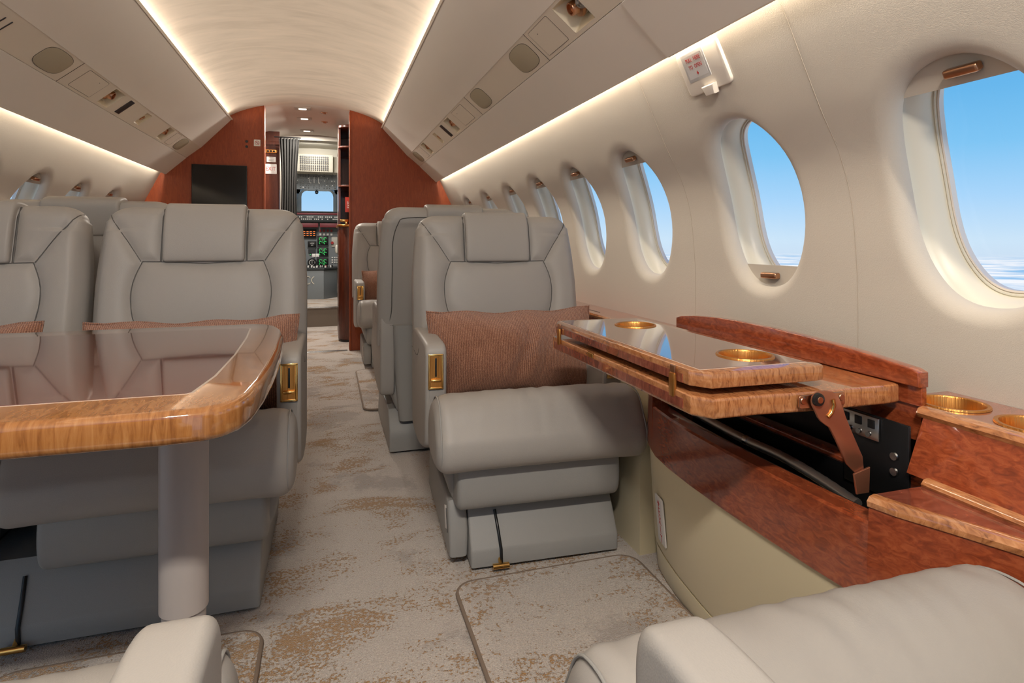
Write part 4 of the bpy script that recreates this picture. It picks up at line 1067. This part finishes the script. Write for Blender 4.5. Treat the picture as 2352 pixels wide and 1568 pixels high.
# doorway portal
def portal():
    MX = Matrix(((1, 0, 0, 0), (0, 0, 1, 0), (0, 1, 0, 0), (0, 0, 0, 1)))
    for nm, sg, xi in (('wall_portal_left', -1, .30), ('wall_portal_right', 1, .232)):
        P = [(sg * xi, 0), (sg * 1.0, 0), (sg * 1.0, 2.0), (sg * xi, 2.0)]
        tag(prism(nm, P, 6.34, 6.37, VW, None, MX), kind='structure')
    tag(box('wall_portal_top', (0, 6.355, 1.965), (.7, .03, .14), VW), kind='structure')
portal()
for s in (-1, 1):
    tag(box('wall_cockpit_%s' % ('left' if s < 0 else 'right'), (s * .95, 6.9, 1.0), (.04, 1.1, 2.0), CK), kind='structure')
    tag(box('wall_cockpit_lower_%s' % ('left' if s < 0 else 'right'), (s * .95, 7.95, .6), (.04, 1.0, 1.2), CK), kind='structure')
tag(sweep_y('ceiling_cockpit', [(-1, 1.86), (-.5, 1.93), (0, 1.945), (.5, 1.93), (1, 1.86)], 6.36, 7.22, CK, None), kind='structure')
tag(mk('ceiling_cockpit_slope', [(-1, 7.22, 1.945), (1, 7.22, 1.945), (1, 7.30, 1.68), (-1, 7.30, 1.68), (1, 8.2, 1.60), (-1, 8.2, 1.60)], [(0, 1, 2, 3), (3, 2, 4, 5)], CK, None), kind='structure')
hatch = tag(box('ceiling_hatch', (-.045, 6.75, 1.942), (.13, .10, .004), VW, None, .001), 'small square access cover in the cockpit ceiling', 'cover')
g = lathe('cockpit_air_outlet', [(.034, 0), (.03, .005), (.016, .007), (.012, .016), (0, .016)], BRONZE, None, Matrix.Translation((.165, 6.55, 1.942)) @ Matrix.Rotation(PI, 4, 'X'), 24); tag(g, 'round bronze air outlet in the cockpit ceiling', 'air outlet')
def multi(name, items, m, parent, bev=0):
    bm = bmesh.new()
    for c, d in items: add_box(bm, c, d, bev)
    return bmobj(name, bm, m, parent)
def breaker():
    root = thing('circuit_breaker_panel', 'cream panel with rows of black circuit breakers above the cockpit switches', 'panel', (-.01, 7.16, 1.77))
    box('panel_mount', (-.008, 7.245, 1.80), (.38, .06, .14), CK, root)
    tilt = Matrix.Rotation(.25, 3, 'X')
    box('breaker_plate', (-.008, 7.185, 1.77), (.40, .012, .20), CK, root, .002, tilt)
    rows = []
    for r in range(7):
        for c in range(14):
            z = 1.838 - r * .0225 - (.006 if r > 3 else 0); x = -.158 + c * .0225
            rows.append(((x, 7.170 + (1.77 - z) * .26, z), (.012, .014, .014)))
    o = multi('breaker_knobs', rows, BLACK, root); o['kind'] = 'stuff'
breaker()
def overhead():
    root = thing('overhead_switch_panel', 'grey overhead panel of switches above the cockpit windshield', 'panel', (0, 7.45, 1.6))
    box('overhead_plate', (.003, 7.46, 1.60), (.47, .014, .225), GREY, root, .003, Matrix.Rotation(.2, 3, 'X'))
    rnd = random.Random(3); it = []; wt = []; rd = []
    for r in range(8):
        for c in range(15):
            if rnd.random() < .35: continue
            x = -.205 + c * .030; z = 1.695 - r * .026
            (wt if rnd.random() < .18 else it).append(((x + rnd.uniform(-.004, .004), 7.448 + (1.6 - z) * .2, z), (.010, .012, rnd.choice((.006, .012)))))
    for c in range(6): rd.append(((-.09 + c * .027, 7.43, 1.675), (.020, .012, .008)))
    multi('toggle_switches', it, BLACK, root)['kind'] = 'stuff'; multi('white_legends', wt, WHITE, root)['kind'] = 'stuff'; multi('guarded_switches', rd, REDL, root)
    multi('fader_slots', [((x, 7.447, 1.60), (.004, .012, .07)) for x in (-.07, -.02, .03)], WHITE, root)
    lathe('panel_knob', [(0, 0), (.014, 0), (.012, .014), (0, .014)], BLACK, root, at(.13, 7.44, 1.62), 20)
overhead()
def windshield():
    MX = Matrix(((1, 0, 0, 0), (0, 0, 1, 0), (0, 1, 0, 0), (0, 0, 0, 1)))
    e = bpy.data.objects.new('window_30', None); e.location = (0, 8.3, 1.27); COL.objects.link(e); tag(e, kind='structure')
    P = [(-.198, 1.20), (.205, 1.20), (.205, 1.46), (.196, 1.50), (.17, 1.53), (.12, 1.545), (-.11, 1.545), (-.16, 1.53), (-.19, 1.50), (-.198, 1.46)]
    n = len(P); c = (.003, 1.37)
    V = []; Fc = []
    for (sx, y) in ((1, 8.3), (1.16, 8.27), (1.16, 8.33), (1, 8.31)):
        V += [(c[0] + (x - c[0]) * (sx + (.02 if sx > 1 else 0)), y, c[1] + (z - c[1]) * (1.08 if sx > 1 else 1)) for x, z in P]
    for r in range(4):
        for k in range(n): a = r * n + k; b = r * n + (k + 1) % n; c2 = ((r + 1) % 4) * n; Fc.append((a, b, c2 + (k + 1) % n, c2 + k))
    mk('window_frame', V, Fc, CK, e, 40)
    prism('pane', [(x, z - 1.2) for x, z in P], -.001, .001, GLASS, e, Matrix.Translation((0, 8.312, 1.2)) @ Matrix.Rotation(-.0, 4, 'X') @ Matrix.Rotation(.35, 4, 'X') @ MX)
    for i, (x0, x1, z0, z1) in enumerate(((-1, -.215, 1.50, 2.0), (.22, 1, 1.50, 2.0), (-.25, .25, 1.54, 2.0), (-1, 1, .2, 1.22), (-1, -.212, 1.2, 1.56), (.219, 1, 1.2, 1.56))):
        tag(box('wall_cockpit_front_%s' % 'abcdef'[i], ((x0 + x1) / 2, 8.335, (z0 + z1) / 2), (x1 - x0, .03, z1 - z0), CK), kind='structure')
windshield()
cmp_ = thing('standby_compass', 'small dark compass hanging at the top of the cockpit windshield', 'compass', (-.01, 8.2, 1.53))
lathe('compass_body', [(0, -.028), (.014, -.024), (.022, -.008), (.022, .010), (.012, .022), (0, .024)], BLACK, cmp_, Matrix.Translation((-.005, 8.2, 1.515)), 20); box('compass_mount', (-.005, 8.2, 1.555), (.03, .03, .03), BLACK, cmp_, .004); box('compass_window', (-.005, 8.178, 1.512), (.022, .006, .012), WHITE, cmp_, .002)
def instruments():
    root = thing('instrument_panel', 'grey cockpit instrument panel with lit green and amber displays', 'panel', (0, 7.9, .5))
    box('panel_board', (0, 7.96, .88), (1.8, .03, .72), GREY, root)
    box('glareshield', (0, 7.90, 1.235), (1.8, .26, .018), GREYD, root, .006); box('glareshield_trim', (0, 7.79, 1.212), (1.8, .02, .022), MAROON, root, .002)
    box('mode_panel', (0, 7.80, 1.155), (1.8, .04, .085), GREYD, root, .003)
    rnd = random.Random(5)
    multi('mode_buttons', [((-.24 + c * .022, 7.775, z), (.012, .008, .012)) for c in range(23) for z in (1.172, 1.145) if rnd.random() < .75], WHITE, root)['kind'] = 'stuff'
    multi('maroon_band', [((-.13, 7.80, 1.07), (.30, .03, .052)), ((.18, 7.80, 1.07), (.28, .03, .052))], MAROON, root, .003)
    def disp(x, z, w, h, kind):
        d = box('display', (x, 7.935, z), (w, .02, h), BLACK, root, .006); d2 = multi('display_bezel', [((x - w / 2, 7.93, z), (.006, .024, h)), ((x + w / 2, 7.93, z), (.006, .024, h)), ((x, 7.93, z + h / 2), (w, .024, .006)), ((x, 7.93, z - h / 2), (w, .024, .006))], GREYD, d)
        m = {'g': GRN, 'o': ORG}.get(kind)
        if kind == 'g':
            bm = bmesh.new()
            for sx in (-1, 1):
                for sz in (-1, 1):
                    cx, cz = x + sx * w * .22, z + sz * h * .2; r = w * .13
                    add_tube(bm, [(cx + r * math.cos(a * .5), 7.922, cz + r * math.sin(a * .5)) for a in range(1, 10)], .0025, 4)
            add_box(bm, (x, 7.922, z), (.004, .002, h * .5)); bmobj('display_symbols', bm, m, d)
        elif kind == 'o':
            multi('display_symbols', [((x - w * .3 + c * w * .22, 7.922, z + h * .25 - r * h * .22), (w * .13, .002, h * .07)) for r in range(3) for c in range(4)], m, d)
        else: multi('display_symbols', [((x, 7.922, z + .01), (w * .5, .002, .004)), ((x, 7.922, z - .01), (w * .3, .002, .004))], WHITE, d)
    disp(-.095, .965, .18, .11, 'o'); disp(.075, .875, .13, .12, 'g'); disp(.075, .735, .13, .11, 'g'); disp(.075, .60, .13, .10, 'g'); disp(-.055, .83, .10, .075, 'w'); disp(-.31, .9, .2, .2, 'g'); disp(.32, .88, .10, .16, 'w')
    multi('warning_lights', [((.045 + k * .045, 7.94, 1.005), (.022, .02, .03)) for k in range(4)], REDL, root); [box('guard_switch', (.045 + k * .045, 7.94, .955), (.024, .02, .026), WHITE, root) for k in range(4)]
    lathe('round_gauge', [(0, 0), (.048, 0), (.05, -.006), (.055, -.006), (.055, .01), (0, .01)], BLACK, root, at(-.055, 7.94, .60), 28); lathe('gauge_face', [(.036, .013), (.03, .013), (.03, .011), (.036, .011)], WHITE, root, at(-.055, 7.935, .60), 28); box('gauge_needle', (-.055, 7.918, .61), (.004, .002, .05), WHITE, root)
    multi('small_indicators', [((-.075 + k * .03, 7.94, .70), (.018, .02, .012)) for k in range(4)] + [((-.055, 7.94, .745), (.09, .02, .05))], GREYD, root)
    multi('indicator_lights', [((-.075 + k * .03, 7.928, .70), (.012, .002, .006)) for k in range(4)], GRN, root)
    multi('radio_buttons', [((.19 + c * .03, 7.94, .60 + r * .03), (.018, .02, .016)) for c in range(4) for r in range(3)], WHITE, root)
    lathe('fire_handle', [(0, 0), (.018, 0), (.018, .03), (0, .03)], REDL, root, at(.19, 7.94, .85), 20); box('handle_plate', (.23, 7.94, .86), (.10, .012, .13), VW, root, .004)
instruments()
def pedestal():
    root = thing('throttle_pedestal', 'grey cockpit centre pedestal with throttle levers', 'pedestal', (0, 7.4, .2))
    P = [(-.125, 7.24), (.09, 7.20), (.24, 7.42), (.24, 7.76), (-.25, 7.76), (-.25, 7.4)]
    prism('pedestal_body', P, .20, .535, GREY, root, None, .006); prism('pedestal_top', [(x * 1.06, y - .01) for x, y in P], .535, .56, GREYD, root, None, .005)
    for x in (-.085, .005): lathe('inspection_ring', [(.048, 0), (.048, .006), (.040, .006), (.040, 0)], CK, root, Matrix.Translation((x - .005, 7.228, .42)) @ Matrix.Rotation(.18, 4, 'Z') @ MXZ, 28)
    rnd = random.Random(9)
    multi('pedestal_switches', [((-.18 + c * .032, 7.32 + r * .045, .568), (.018, .02, .014)) for c in range(12) for r in range(9) if rnd.random() < .7], WHITE, root)['kind'] = 'stuff'
    multi('dark_switches', [((-.165 + c * .05, 7.34 + r * .06, .572), (.02, .02, .02)) for c in range(8) for r in range(5) if rnd.random() < .7], BLACK, root)['kind'] = 'stuff'
    for x in (-.022, .012): 
        l = box('throttle_lever', (x, 7.55, .63), (.010, .02, .12), BLACK, root, .002); box('lever_knob', (x, 7.545, .70), (.05 if x < 0 else .05, .03, .04), WHITE, l, .006)
    lathe('flap_knob', [(0, 0), (.012, 0), (.012, .02), (0, .02)], REDL, root, Matrix.Translation((.11, 7.45, .56)), 16)
pedestal()
area('cockpit_fill', (0, 6.75, 1.92), (0, .9, -1), .3, .12, 7, (1, .96, .9))  # fill added to brighten the cockpit, stands for no fixture
def pilot_seat():
    root = thing('pilot_seat', 'grey pilot seat arm and cushion at the right of the pedestal', 'seat', (.42, 7.25, .2))
    loft_z('seat_base', [(.20, .16, .16, .47, 7.3, .03), (.30, .17, .18, .47, 7.3, .04), (.34, .2, .2, .47, 7.28, .05), (.42, .2, .2, .47, 7.28, .05)], GREYD, root)
    loft_z('seat_back', [(.40, .19, .05, .47, 7.08, .04), (.9, .19, .05, .47, 7.03, .04), (1.0, .15, .04, .47, 7.02, .03)], GREYD, root)
    box('armrest', (.245, 7.2, .78), (.06, .3, .10), VW, root, .02); box('armrest_post', (.262, 7.18, .62), (.03, .04, .34), GREYD, root, .006)
pilot_seat()
